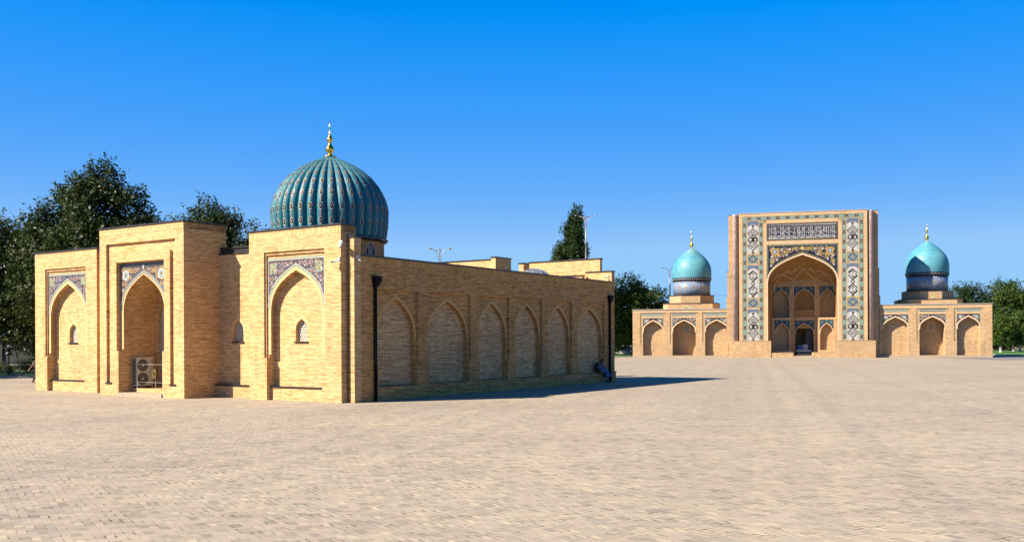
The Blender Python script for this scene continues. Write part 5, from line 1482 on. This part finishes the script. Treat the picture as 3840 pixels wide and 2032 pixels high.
tree('broad_tree', 'broad bright green tree between the shrine and the far madrasah wing', (tx, 166, 0),
     [(-0.5, 0, 8.0, 4.2, 4.0, 3.8), (-1.2, 0, 11.0, 2.6, 2.6, 2.6), (2.6, 0, 9.4, 2.8, 2.6, 2.2), (-2.6, 0, 6.0, 2.8, 2.6, 2.6), (1.6, 0, 6.0, 3.0, 2.8, 2.8), (5.0, 0, 6.9, 2.2, 2.0, 1.8), (3.2, 0, 5.0, 2.4, 2.2, 2.0), (-2.0, -0.5, 3.6, 2.2, 2.0, 1.6), (1.8, -0.5, 3.4, 2.0, 2, 1.4)],
     3.0, 0.42, 2900, 16, 0.42, M['leaf_lit'], 17, up=0.3, slen=(0.8, 1.8))
tree('broad_tree', 'dark tree half hidden by the far right end of the shrine', (tx-5.2, 172, 0),
     [(0, 0, 7.6, 3.6, 3.4, 3.8), (1.0, 0, 10.4, 2.4, 2.2, 2.2), (0.6, 0, 4.4, 3.2, 2.6, 2.4), (0.2, -1, 2.4, 2.6, 1.6, 1.7)],
     3.0, 0.30, 1800, 16, 0.42, M['leaf_lit'], 19, up=0.3, slen=(0.8, 1.6))
for k, (px, Y, tp, r_, lab) in enumerate(((3632, 214, 15.6, 5.0, 'dark spiky topped tree directly behind the right wing of the madrasah'), (3775, 212, 16.2, 4.4, 'tallest bushy tree just right of the madrasah right wing'), (3880, 216, 13.5, 4.6, 'bushy tree at the right picture edge above the lawn'))):
    X = at(px, Y)[0]
    tree('bushy_tree', lab, (X, Y, 0),
         [(0, 0, tp*0.52, r_, r_, tp*0.34), (-r_*0.3, 0, tp*0.75, r_*0.62, r_*0.6, tp*0.20), (r_*0.35, 0, tp*0.72, r_*0.6, r_*0.6, tp*0.2), (0, -1, tp*0.32, r_*0.95, r_*0.9, tp*0.22)],
         2.5, 0.3, 1700, 15, 0.46, M['leaf_lit'] if k else M['leaf_pop'], 23+k, up=0.9 if k == 0 else 0.5, slen=(0.8, 2.0))
for k, (px, Y, tp, lab) in enumerate(((3752, 186, 7.0, 'small young tree with whitewashed trunk nearest the madrasah corner'), (3800, 196, 6.4, 'small young tree with whitewashed trunk, middle of three on the lawn'), (3826, 187, 7.6, 'small young tree with whitewashed trunk by the right picture edge'))):
    X = at(px, Y)[0]
    tree('young_tree', lab, (X, Y, 0.09), [(0, 0, tp*0.55, 2.0, 2.0, tp*0.30), (0.2, 0, tp*0.8, 1.2, 1.2, tp*0.16)], 1.9, 0.16, 620, 14, 0.38, M['leaf_lit'], 31+k, up=0.4, white_h=1.3, group='young trees with whitewashed trunks', limbs=5)
# hedge masses behind the lawn and shrubs on the left lawn
for k, (px, Y, h_, lab) in enumerate(((12, 79, 0.95, 'yellowing shrub at the left edge under the white rail'), (48, 78.4, 0.8, 'low green shrub on the lawn beside the black lamp post'), (72, 79, 1.05, 'taller leafy shrub between the lamp post and the walking man'), (104, 79.5, 1.25, 'dark leafy shrub behind the walking man'))):
    X = at(px, Y)[0]
    tree('shrub', lab, (X, Y, 0.09), [(0, 0, h_*0.45, 0.75, 0.6, h_*0.42), (0.35, 0, h_*0.35, 0.5, 0.5, h_*0.35)], h_*0.3, 0.03, 260, 10, 0.11, M['leaf_shrub'], 51+k, up=0.9, slen=(0.15, 0.45), limbs=6, cat='shrub')
for k, (px, Y, lab) in enumerate(((3700, 224, 'dense dark bush behind the right wing of the madrasah'), (3790, 223, 'dense dark bush behind the young trees'), (3870, 224, 'dense dark bush at the far right edge of the lawn'), (2285, 182, 'dense dark bush beside the white garden wall between the two buildings'))):
    X = at(px, Y)[0]
    tree('bush', lab, (X, Y, 0), [(0, 0, 3.0, 4.6, 2.5, 2.6), (1.5, 0, 4.5, 2.8, 2.0, 2.0)], 1.0, 0.15, 700, 14, 0.5, M['leaf_pop'], 61+k, up=0.4, cat='bush')

# far belt of trees closing the view beyond the square
rs_ = np.random.RandomState(99); n_ = 16000
xx = rs_.uniform(-170, 260, n_); hgt = 6.0+2.2*np.sin(xx*0.11)+1.6*np.sin(xx*0.29+1)+1.0*np.sin(xx*0.71+2)
cen = np.stack([xx, 262+rs_.normal(0, 3.0, n_)+0.02*xx, hgt*rs_.uniform(0, 1, n_)**0.6], 1)
wd = leaves_mesh('woods', cen, np.tile(np.array([0, -0.5, 0.7]), (n_, 1)), 1.3, M['leaf_pop'], None, rs_)
tag(wd, 'distant belt of dark trees beyond the square', 'woods', kind='stuff')

# ================================================================== WALLS, LAMPS, RAIL
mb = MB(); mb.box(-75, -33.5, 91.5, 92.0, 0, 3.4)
wl = mb.build('boundary_wall', M['concrete']); tag(wl, 'panelled concrete wall coloured dark as if in deep shade behind the left trees', 'wall')
mb = MB()
for k in range(15): mb.box(-74+k*2.8, -73.7+k*2.8, 91.38, 91.499, 0, 3.5)
mb.box(-75, -33.5, 91.40, 91.498, 2.2, 2.3); mb.build('wall_pilaster', M['concrete'], wl)
mb = MB(); mb.box(20.9, 44, 186, 186.4, 0, 1.4); ww = mb.build('garden_wall', M['white_wall']); tag(ww, 'bright white garden wall glimpsed between tree trunks', 'wall')
mb = MB(); mb.box(20.8, 44.1, 185.9, 186.5, 1.4, 1.5); mb.build('coping', M['white_wall'], ww)
mb = MB(); mb.box(88, 175, 229, 229.4, 0, 2.4); bw_ = mb.build('garden_wall', M['beige_wall']); tag(bw_, 'low beige wall behind the young trees on the right lawn', 'wall')
mb = MB(); mb.box(87.9, 175.1, 228.9, 229.5, 2.4, 2.5); mb.build('coping', M['beige_wall'], bw_)

rf = tag(empty('rail_fence', (at(15, 76)[0], 76, 0.09)), 'thin white metal rail standing among shrubs on the left lawn', 'rail')
mb = MB(); mb.tube([(0, 0, 0), (0, 0, 0.78), (0.05, 0, 0.83), (2.4, 0.3, 0.80)], 0.04, 6); mb.build('rail', M['wmetal'], rf)
for x in (1.2, 2.3):
    mb = MB(); mb.tube([(x, x*0.125, 0), (x, x*0.125, 0.81)], 0.022, 6); mb.build('post', M['wmetal'], rf)

gl = tag(empty('garden_lamp', (at(33, 77)[0], 77, 0.09)), 'short black garden lamp post with glass globe top at the left edge', 'lamp post')
mb = MB(); mb.tube([(0, 0, 0), (0, 0, 0.15), (0, 0, 0.2), (0, 0, 1.55)], [0.09, 0.08, 0.045, 0.04], 10); mb.build('post', M['black'], gl)
mb = MB(); mb.lathe([(0.06, 1.55), (0.28, 1.62), (0.30, 1.72), (0.16, 1.76), (0.16, 1.98), (0.32, 2.02), (0.28, 2.12), (0.10, 2.2)], (0, 0), 16); mb.build('lantern', M['black'], gl)
mb = MB(); mb.lathe([(0.02, 2.2), (0.09, 2.24), (0.10, 2.30), (0.02, 2.36)], (0, 0), 12); mb.build('cap', M['wmetal'], gl)

def street_lamp(label, px, Y, ztop, angles, span, seed):
    X = at(px, Y)[0]
    L = tag(empty('street_lamp', (X, Y, 0)), label, 'street lamp', 'street lamps beyond the plaza')
    mb = MB(); mb.tube([(0, 0, 0), (0, 0, ztop*0.72), (0, 0, ztop*0.80)], [0.17, 0.13, 0.13], 10); mb.build('pole', M['grey_metal'], L)
    mb = MB(); mb.tube([(0, 0, ztop*0.805), (0, 0, ztop*0.815)], 0.2, 10); mb.build('collar', M['grey_metal'], L)
    for a in angles:
        a = radians(a); c, s = cos(a), sin(a); z1 = ztop-0.15
        mb = MB()
        pts = [(0.09*c, 0.09*s, ztop*0.80), (0.10*c, 0.10*s, z1-1.1), (0.22*c, 0.22*s, z1-0.62), (span*0.42*c, span*0.42*s, z1-0.18), (span*0.72*c, span*0.72*s, z1), (span*c, span*s, z1+0.10)]
        mb.tube(pts, 0.03, 6); mb.tube([(0, 0, z1-0.10), (span*0.6*c, span*0.6*s, z1-0.06)], 0.03, 6)
        arm = mb.build('arm', M['grey_metal'], L)
        mb = MB(); q = [(0, 0.04), (0.2, 0.14), (0.5, 0.17), (0.8, 0.12), (1.0, 0.02)]
        vs = []
        for t, w_ in q:
            for k in range(10):
                b = 2*pi*k/10; r_ = span*0.92+0.42*t
                vs.append((r_*c-w_*cos(b)*s, r_*s+w_*cos(b)*c, z1+0.10+0.05*t+w_*0.55*sin(b)))
        mb.add(vs, [(i*10+k, i*10+(k+1) % 10, (i+1)*10+(k+1) % 10, (i+1)*10+k) for i in range(4) for k in range(10)]+[tuple(range(10)), tuple(reversed(range(40, 50)))], 0, True)
        mb.build('lamp_head', M['grey_metal'], arm)
    mb = MB(); mb.tube([(0, 0, ztop*0.8), (0, 0, ztop-0.2)], 0.05, 8); mb.build('mast', M['grey_metal'], L)
    return L
street_lamp('grey street lamp showing three short arms above the shrine roof edge', 1651, 97, 12.0, (185, 5, 100), 0.85, 1)
street_lamp('tall grey street lamp with four heads beside the poplar', 2199, 150, 22.2, (178, 4, 65, 118), 1.5, 2)
street_lamp('grey street lamp close to the left turquoise dome', 2513, 166, 15.2, (182, 60), 1.25, 3)

# ================================================================== PEOPLE
def skin_body(name, joints, edges, mat, parent, root, sub=2):
    """one continuous surface grown over a skeleton: joints {name: (x,y,z,r)}"""
    names = list(joints); ix = {n: i for i, n in enumerate(names)}
    me = bpy.data.meshes.new(name)
    me.from_pydata([joints[n][:3] for n in names], [(ix[a], ix[b]) for a, b in edges], [])
    o = link(bpy.data.objects.new(name, me), parent)
    m = o.modifiers.new('skin', 'SKIN'); m.use_smooth_shade = True
    for n in names:
        sv = me.skin_vertices[0].data[ix[n]]; r = joints[n][3]
        sv.radius = (r, r) if not hasattr(r, '__len__') else tuple(r)
        sv.use_root = (n == root)
    s = o.modifiers.new('sub', 'SUBSURF'); s.levels = sub; s.render_levels = sub
    me.materials.append(mat)
    return o

def hand(J, E, wrist, w_name, d, side, tag_, curl=0.3):
    """palm, four fingers of different length and a thumb from the side of the palm"""
    w_ = Vector(wrist); d = Vector(d).normalized(); s = Vector(side); s = (s-d*s.dot(d)).normalized(); n = d.cross(s)
    palm = w_+d*0.06
    J[tag_+'palm'] = (*palm, 0.028); E.append((w_name, tag_+'palm'))
    for k, (off, ln) in enumerate(((-0.028, 0.070), (-0.010, 0.082), (0.010, 0.076), (0.027, 0.058))):
        a = palm+d*0.035+s*off; b = a+(d*(1-curl)+n*curl).normalized()*ln*0.55; c = b+(d*(1-2*curl)+n*2*curl).normalized()*ln*0.45
        J[f'{tag_}f{k}a'] = (*a, 0.010); J[f'{tag_}f{k}b'] = (*b, 0.009); J[f'{tag_}f{k}c'] = (*c, 0.007)
        E += [(tag_+'palm', f'{tag_}f{k}a'), (f'{tag_}f{k}a', f'{tag_}f{k}b'), (f'{tag_}f{k}b', f'{tag_}f{k}c')]
    a = palm-d*0.015-s*0.035; b = a+(d*0.7-s*0.7+n*0.3).normalized()*0.035; c = b+(d+n*0.4).normalized()*0.028
    J[tag_+'ta'] = (*a, 0.012); J[tag_+'tb'] = (*b, 0.010); J[tag_+'tc'] = (*c, 0.008)
    E += [(tag_+'palm', tag_+'ta'), (tag_+'ta', tag_+'tb'), (tag_+'tb', tag_+'tc')]

def face(J, E, head, f, tag_='h'):
    """nose, chin and ears on the head"""
    h = Vector(head); f = Vector(f).normalized(); s = f.cross(Vector((0, 0, 1))).normalized()
    J['nose'] = (*(h+f*0.105-Vector((0, 0, 0.01))), 0.014); E.append(('head', 'nose'))
    J['chin'] = (*(h+f*0.06-Vector((0, 0, 0.085))), 0.035); E.append(('head', 'chin'))
    for k, sg in enumerate((-1, 1)):
        J[f'ear{k}'] = (*(h+s*sg*0.088-Vector((0, 0, 0.01))), 0.016); E.append(('head', f'ear{k}'))

def eyes_mouth(body, head, f, m_e, m_m):
    h = Vector(head); f = Vector(f).normalized(); s = f.cross(Vector((0, 0, 1))).normalized()
    mb = MB()
    for sg in (-1, 1): mb.tube([h+f*0.082+s*sg*0.032+Vector((0, 0, 0.012)), h+f*0.094+s*sg*0.031+Vector((0, 0, 0.012))], 0.010, 8)
    mb.build('eyes', m_e, body)
    mb = MB(); c = h+f*0.088-Vector((0, 0, 0.052)); mb.tube([c-s*0.024, c+f*0.004, c+s*0.024], 0.007, 6); mb.build('mouth', m_m, body)

def cap_hair(parent, head, f, r=0.108, length=0.0):
    h = Vector(head); f = Vector(f).normalized()
    mb = MB(); n = 14; vs = []; rows = 8
    for i in range(rows+1):
        ph = (pi*0.60)*i/rows
        for k in range(n):
            t = 2*pi*k/n; dr = Vector((cos(t)*sin(ph), sin(t)*sin(ph), cos(ph)))
            front_ = max(0, dr.dot(f))
            rr = r*(1-0.10*front_*(ph > 0.9)); low = dr.z < 0.35 and front_ > 0.45
            p = h+dr*(rr*(0.80 if low else 1))-f*0.012+Vector((0, 0, 0.012))
            vs.append(p)
    mb.add(vs, [(i*n+k, i*n+(k+1) % n, (i+1)*n+(k+1) % n, (i+1)*n+k) for i in range(rows) for k in range(n)], 0, True)
    if length:
        mb.tube([h-f*0.08+Vector((0, 0, 0.03)), h-f*0.12-Vector((0, 0, 0.08)), h-f*0.125-Vector((0, 0, length))], [0.06, 0.065, 0.03], 10)
    return mb.build('hair', M['hair'], parent)

# seated woman, shrine-local frame (x out of the wall, y along it)
wm = tag(empty('person', on_shrine(0.0, 22.35, 0.0), -LYAW), 'person in blue dress sitting on the shaded wall ledge wearing a black backpack', 'person')
fw = Vector((0.45, 0.89, 0))
J = {}; E = []
def put(n, x, y, z, r): J[n] = (x, y, z, r)
put('pelvis', 0.02, -0.05, 0.74, (0.15, 0.12)); put('waist', 0.03, -0.06, 0.90, (0.115, 0.095)); put('chest', 0.06, 0.0, 1.08, (0.135, 0.105))
put('neckb', 0.09, 0.06, 1.20, 0.065); put('neck', 0.11, 0.10, 1.26, 0.048); put('head', 0.14, 0.16, 1.37, 0.092)
put('top', 0.13, 0.15, 1.43, 0.07)
E += [('pelvis', 'waist'), ('waist', 'chest'), ('chest', 'neckb'), ('neckb', 'neck'), ('neck', 'head'), ('head', 'top')]
for n, sx in (('l', -1), ('r', 1)):
    o = Vector((0.89, -0.45, 0))*sx
    put(n+'sh', 0.07+o.x*0.16, 0.02+o.y*0.16, 1.15, 0.05)
    el = Vector((0.07, 0.02, 0))+o*0.20+fw*0.16+Vector((0, 0, 0.90)); wr = Vector((0.07, 0.02, 0))+o*0.10+fw*0.38+Vector((0, 0, 0.99))
    put(n+'el', *el, 0.036); put(n+'wr', *wr, 0.026)
    E += [('chest', n+'sh'), (n+'sh', n+'el'), (n+'el', n+'wr')]
    hand(J, E, wr, n+'wr', fw+Vector((0, 0, 0.4)), o, n, 0.35)
    hp = Vector((0.02, -0.05, 0))+o*0.09
    kn = hp+fw*0.42+Vector((0, 0, 0.64)); an = hp+fw*0.55+Vector((0, 0, 0.10)); to = an+fw*0.16-Vector((0, 0, 0.05))
    put(n+'hip', hp.x+fw.x*0.06, hp.y+fw.y*0.06, 0.70, 0.085); put(n+'kn', *kn, 0.058); put(n+'cf', *(kn*0.62+an*0.38), 0.052); put(n+'an', *an, 0.036); put(n+'to', *to, 0.030)
    E += [('pelvis', n+'hip'), (n+'hip', n+'kn'), (n+'kn', n+'cf'), (n+'cf', n+'an'), (n+'an', n+'to')]
face(J, E, J['head'][:3], fw)
wb = skin_body('body', J, E, M['skin'], wm, 'pelvis')
cap_hair(wb, J['head'][:3], fw, 0.112, 0.22); eyes_mouth(wb, J['head'][:3], fw, M['hair'], M['shoe'])
# dress: bodice and skirt over the thighs
J2 = {'a': (0.02, -0.05, 0.76, (0.165, 0.135)), 'b': (0.03, -0.06, 0.90, (0.128, 0.108)), 'c': (0.06, 0.0, 1.07, (0.148, 0.118)), 'd': (0.085, 0.045, 1.17, (0.10, 0.08)),
      'l': (0.07-0.142, 0.02+0.072, 1.14, 0.062), 'r': (0.07+0.142, 0.02-0.072, 1.14, 0.062), 'l2': (0.07-0.165+0.03, 0.02+0.08+0.07, 1.04, 0.052), 'r2': (0.07+0.165+0.03, 0.02-0.08+0.07, 1.04, 0.052)}
dr = skin_body('dress', J2, [('a', 'b'), ('b', 'c'), ('c', 'd'), ('c', 'l'), ('c', 'r'), ('l', 'l2'), ('r', 'r2')], M['blue_cloth'], wm, 'a')
mb = MB(); n = 24; vs = []
secs = [(Vector((0.02, -0.08, 0.80)), 0.17, 0.13), (Vector((0.02, -0.05, 0.80))+fw*0.18, 0.20, 0.12), (Vector((0.02, -0.05, 0.74))+fw*0.40, 0.22, 0.14), (Vector((0.02, -0.05, 0.60))+fw*0.52, 0.25, 0.17), (Vector((0.02, -0.05, 0.40))+fw*0.58, 0.29, 0.20)]
sd = Vector((0.89, -0.45, 0))
for i, (c, a, b) in enumerate(secs):
    ax = (secs[min(i+1, 4)][0]-secs[max(i-1, 0)][0]).normalized(); upv = sd.cross(ax).normalized()
    for k in range(n):
        t = 2*pi*k/n; fl_ = 1+0.07*sin(5*t)*(i/4)
        vs.append(c+sd*cos(t)*a*fl_+upv*sin(t)*b*fl_)
mb.add(vs, [(i*n+k, i*n+(k+1) % n, (i+1)*n+(k+1) % n, (i+1)*n+k) for i in range(4) for k in range(n)], 0, True)
mb.build('skirt', M['blue_cloth'], wm)
for n_ in ('l', 'r'):
    a = Vector(J[n_+'an'][:3]); t_ = Vector(J[n_+'to'][:3])
    mb = MB(); mb.tube([a+Vector((0, 0, 0.0))-fw*0.05, a+Vector((0, 0, -0.03))+fw*0.04, t_+fw*0.04+Vector((0, 0, -0.005))], [0.045, 0.05, 0.034], 10); mb.build('shoe', M['black'], wm)
bp_ = tag(empty('backpack', on_shrine(0.0, 22.35, 0.0), -LYAW), 'black backpack on the back of the seated person in blue', 'backpack')
mb = MB(); c = Vector((0.03, -0.02, 1.02))-fw*0.21
for i in range(1):
    vs = []
    for (z, a, b) in ((-0.26, 0.13, 0.09), (-0.20, 0.16, 0.12), (0.05, 0.155, 0.12), (0.18, 0.13, 0.10), (0.24, 0.07, 0.06)):
        for k in range(12):
            t = 2*pi*k/12; sq = lambda v: math.copysign(abs(v)**0.6, v)
            vs.append(c+sd*sq(cos(t))*a+fw*sq(sin(t))*b+Vector((0, 0, z)))
    mb.add(vs, [(i*12+k, i*12+(k+1) % 12, (i+1)*12+(k+1) % 12, (i+1)*12+k) for i in range(4) for k in range(12)]+[tuple(reversed(range(12))), tuple(range(48, 60))], 0, True)
mb.build('bag', M['black'], bp_)
mb = MB()
for sg in (-1, 1): mb.tube([c+sd*sg*0.10+fw*0.10+Vector((0, 0, 0.18)), c+sd*sg*0.12+fw*0.24+Vector((0, 0, 0.20)), c+sd*sg*0.12+fw*0.34+Vector((0, 0, 0.06)), c+sd*sg*0.12+fw*0.10+Vector((0, 0, -0.2))], 0.02, 6)
mb.build('strap', M['black'], bp_)

# walking man behind the left corner
gx, gy, _ = at(137, 62.6)
mn = tag(empty('person', (gx, gy, 0)), 'walking person in grey striped shirt half hidden by the left shrine corner', 'person')
mn.rotation_euler = (0, 0, radians(-12))
J = {}; E = []; f = Vector((1, 0, 0))
put('pelvis', 0, 0, 0.95, (0.15, 0.13)); put('waist', 0.01, 0, 1.10, (0.135, 0.115)); put('chest', 0.03, 0, 1.32, (0.165, 0.125)); put('neckb', 0.04, 0, 1.46, 0.075); put('neck', 0.05, 0, 1.53, 0.058)
put('head', 0.07, 0, 1.65, 0.098); put('top', 0.06, 0, 1.71, 0.075)
E += [('pelvis', 'waist'), ('waist', 'chest'), ('chest', 'neckb'), ('neckb', 'neck'), ('neck', 'head'), ('head', 'top')]
for n_, sy, sw_ in (('l', 1, 1), ('r', -1, -1)):   # right arm swings back, towards the camera side
    put(n_+'sh', 0.02, sy*0.19, 1.42, 0.058); put(n_+'el', 0.02+sw_*0.16, sy*0.24, 1.15, 0.043); put(n_+'wr', 0.02+sw_*0.36, sy*0.23, 0.95+0.02*sw_, 0.031)
    E += [('chest', n_+'sh'), (n_+'sh', n_+'el'), (n_+'el', n_+'wr')]
    hand(J, E, J[n_+'wr'][:3], n_+'wr', (sw_*0.5, 0, -0.85), (0.85, 0, 0.4), n_, 0.25)
    lx = -sw_
    put(n_+'hip', 0.0, sy*0.09, 0.90, 0.098); put(n_+'kn', 0.02+lx*0.17, sy*0.09, 0.50, 0.065); put(n_+'cf', lx*0.22, sy*0.09, 0.36, 0.058); put(n_+'an', lx*0.28-(0.06 if lx < 0 else 0), sy*0.09, 0.09 if lx > 0 else 0.14, 0.042); put(n_+'to', lx*0.28+0.12, sy*0.10, 0.03, 0.036)
    E += [('pelvis', n_+'hip'), (n_+'hip', n_+'kn'), (n_+'kn', n_+'cf'), (n_+'cf', n_+'an'), (n_+'an', n_+'to')]
face(J, E, J['head'][:3], f)
b_ = skin_body('body', J, E, M['skin'], mn, 'pelvis')
cap_hair(b_, J['head'][:3], f, 0.118); eyes_mouth(b_, J['head'][:3], f, M['hair'], M['shoe'])
J2 = {'a': (0, 0, 0.98, (0.168, 0.145)), 'b': (0.01, 0, 1.10, (0.152, 0.132)), 'c': (0.03, 0, 1.32, (0.182, 0.142)), 'd': (0.04, 0, 1.44, (0.11, 0.09))}
E2 = [('a', 'b'), ('b', 'c'), ('c', 'd')]
for n_, sy, sw_ in (('l', 1, 1), ('r', -1, -1)):
    J2[n_] = (0.02, sy*0.19, 1.42, 0.072); J2[n_+'2'] = (0.02+sw_*0.10, sy*0.225, 1.25, 0.064); E2 += [('c', n_), (n_, n_+'2')]
skin_body('shirt', J2, E2, M['shirt'], mn, 'a')
J3 = {'p': (0, 0, 0.95, (0.165, 0.142))}; E3 = []
for n_ in ('l', 'r'):
    for q, r_ in (('hip', 0.108), ('kn', 0.08), ('cf', 0.074), ('an', 0.062)):
        x, y, z, _ = J[n_+q]; J3[n_+q] = (x, y, z, r_)
    E3 += [('p', n_+'hip'), (n_+'hip', n_+'kn'), (n_+'kn', n_+'cf'), (n_+'cf', n_+'an')]
skin_body('trousers', J3, E3, M['dark_cloth'], mn, 'p')
for n_ in ('l', 'r'):
    a = Vector(J[n_+'an'][:3]); t_ = Vector(J[n_+'to'][:3])
    mb = MB(); mb.tube([a+Vector((-0.06, 0, -0.03)), (a+t_)/2+Vector((0, 0, 0.0)), t_+Vector((0.06, 0, 0.02))], [0.05, 0.055, 0.038], 10); mb.build('shoe', M['shoe'], mn)

# fallen leaf on the paving and a wire strung past the lamp
p = at(3504, 26.6)
mb = MB(); mb.add([(0, 0, 0.012), (0.05, 0.03, 0.03), (0.13, 0.0, 0.02), (0.05, -0.035, 0.03)], [(0, 1, 2), (0, 2, 3)]); lf = mb.build('fallen_leaf', M['dry_leaf']); lf.location = (p[0], p[1], 0); tag(lf, 'single green leaf fallen on the paving near the right', 'leaf')
mb = MB(); a = Vector(at(2380, 166.2, 1060)); b = Vector(at(2512, 166.2, 1084)); c = Vector(at(2800, 172, 1112))
for u, v_ in ((a, b), (b, c)):
    mb.tube([u.lerp(v_, t)-Vector((0, 0, 4*t*(1-t)*0.25)) for t in [i/10 for i in range(11)]], 0.018, 5)
wr_ = mb.build('overhead_wire', M['black']); tag(wr_, 'thin dark overhead wire strung past the street lamp and left dome', 'wire')
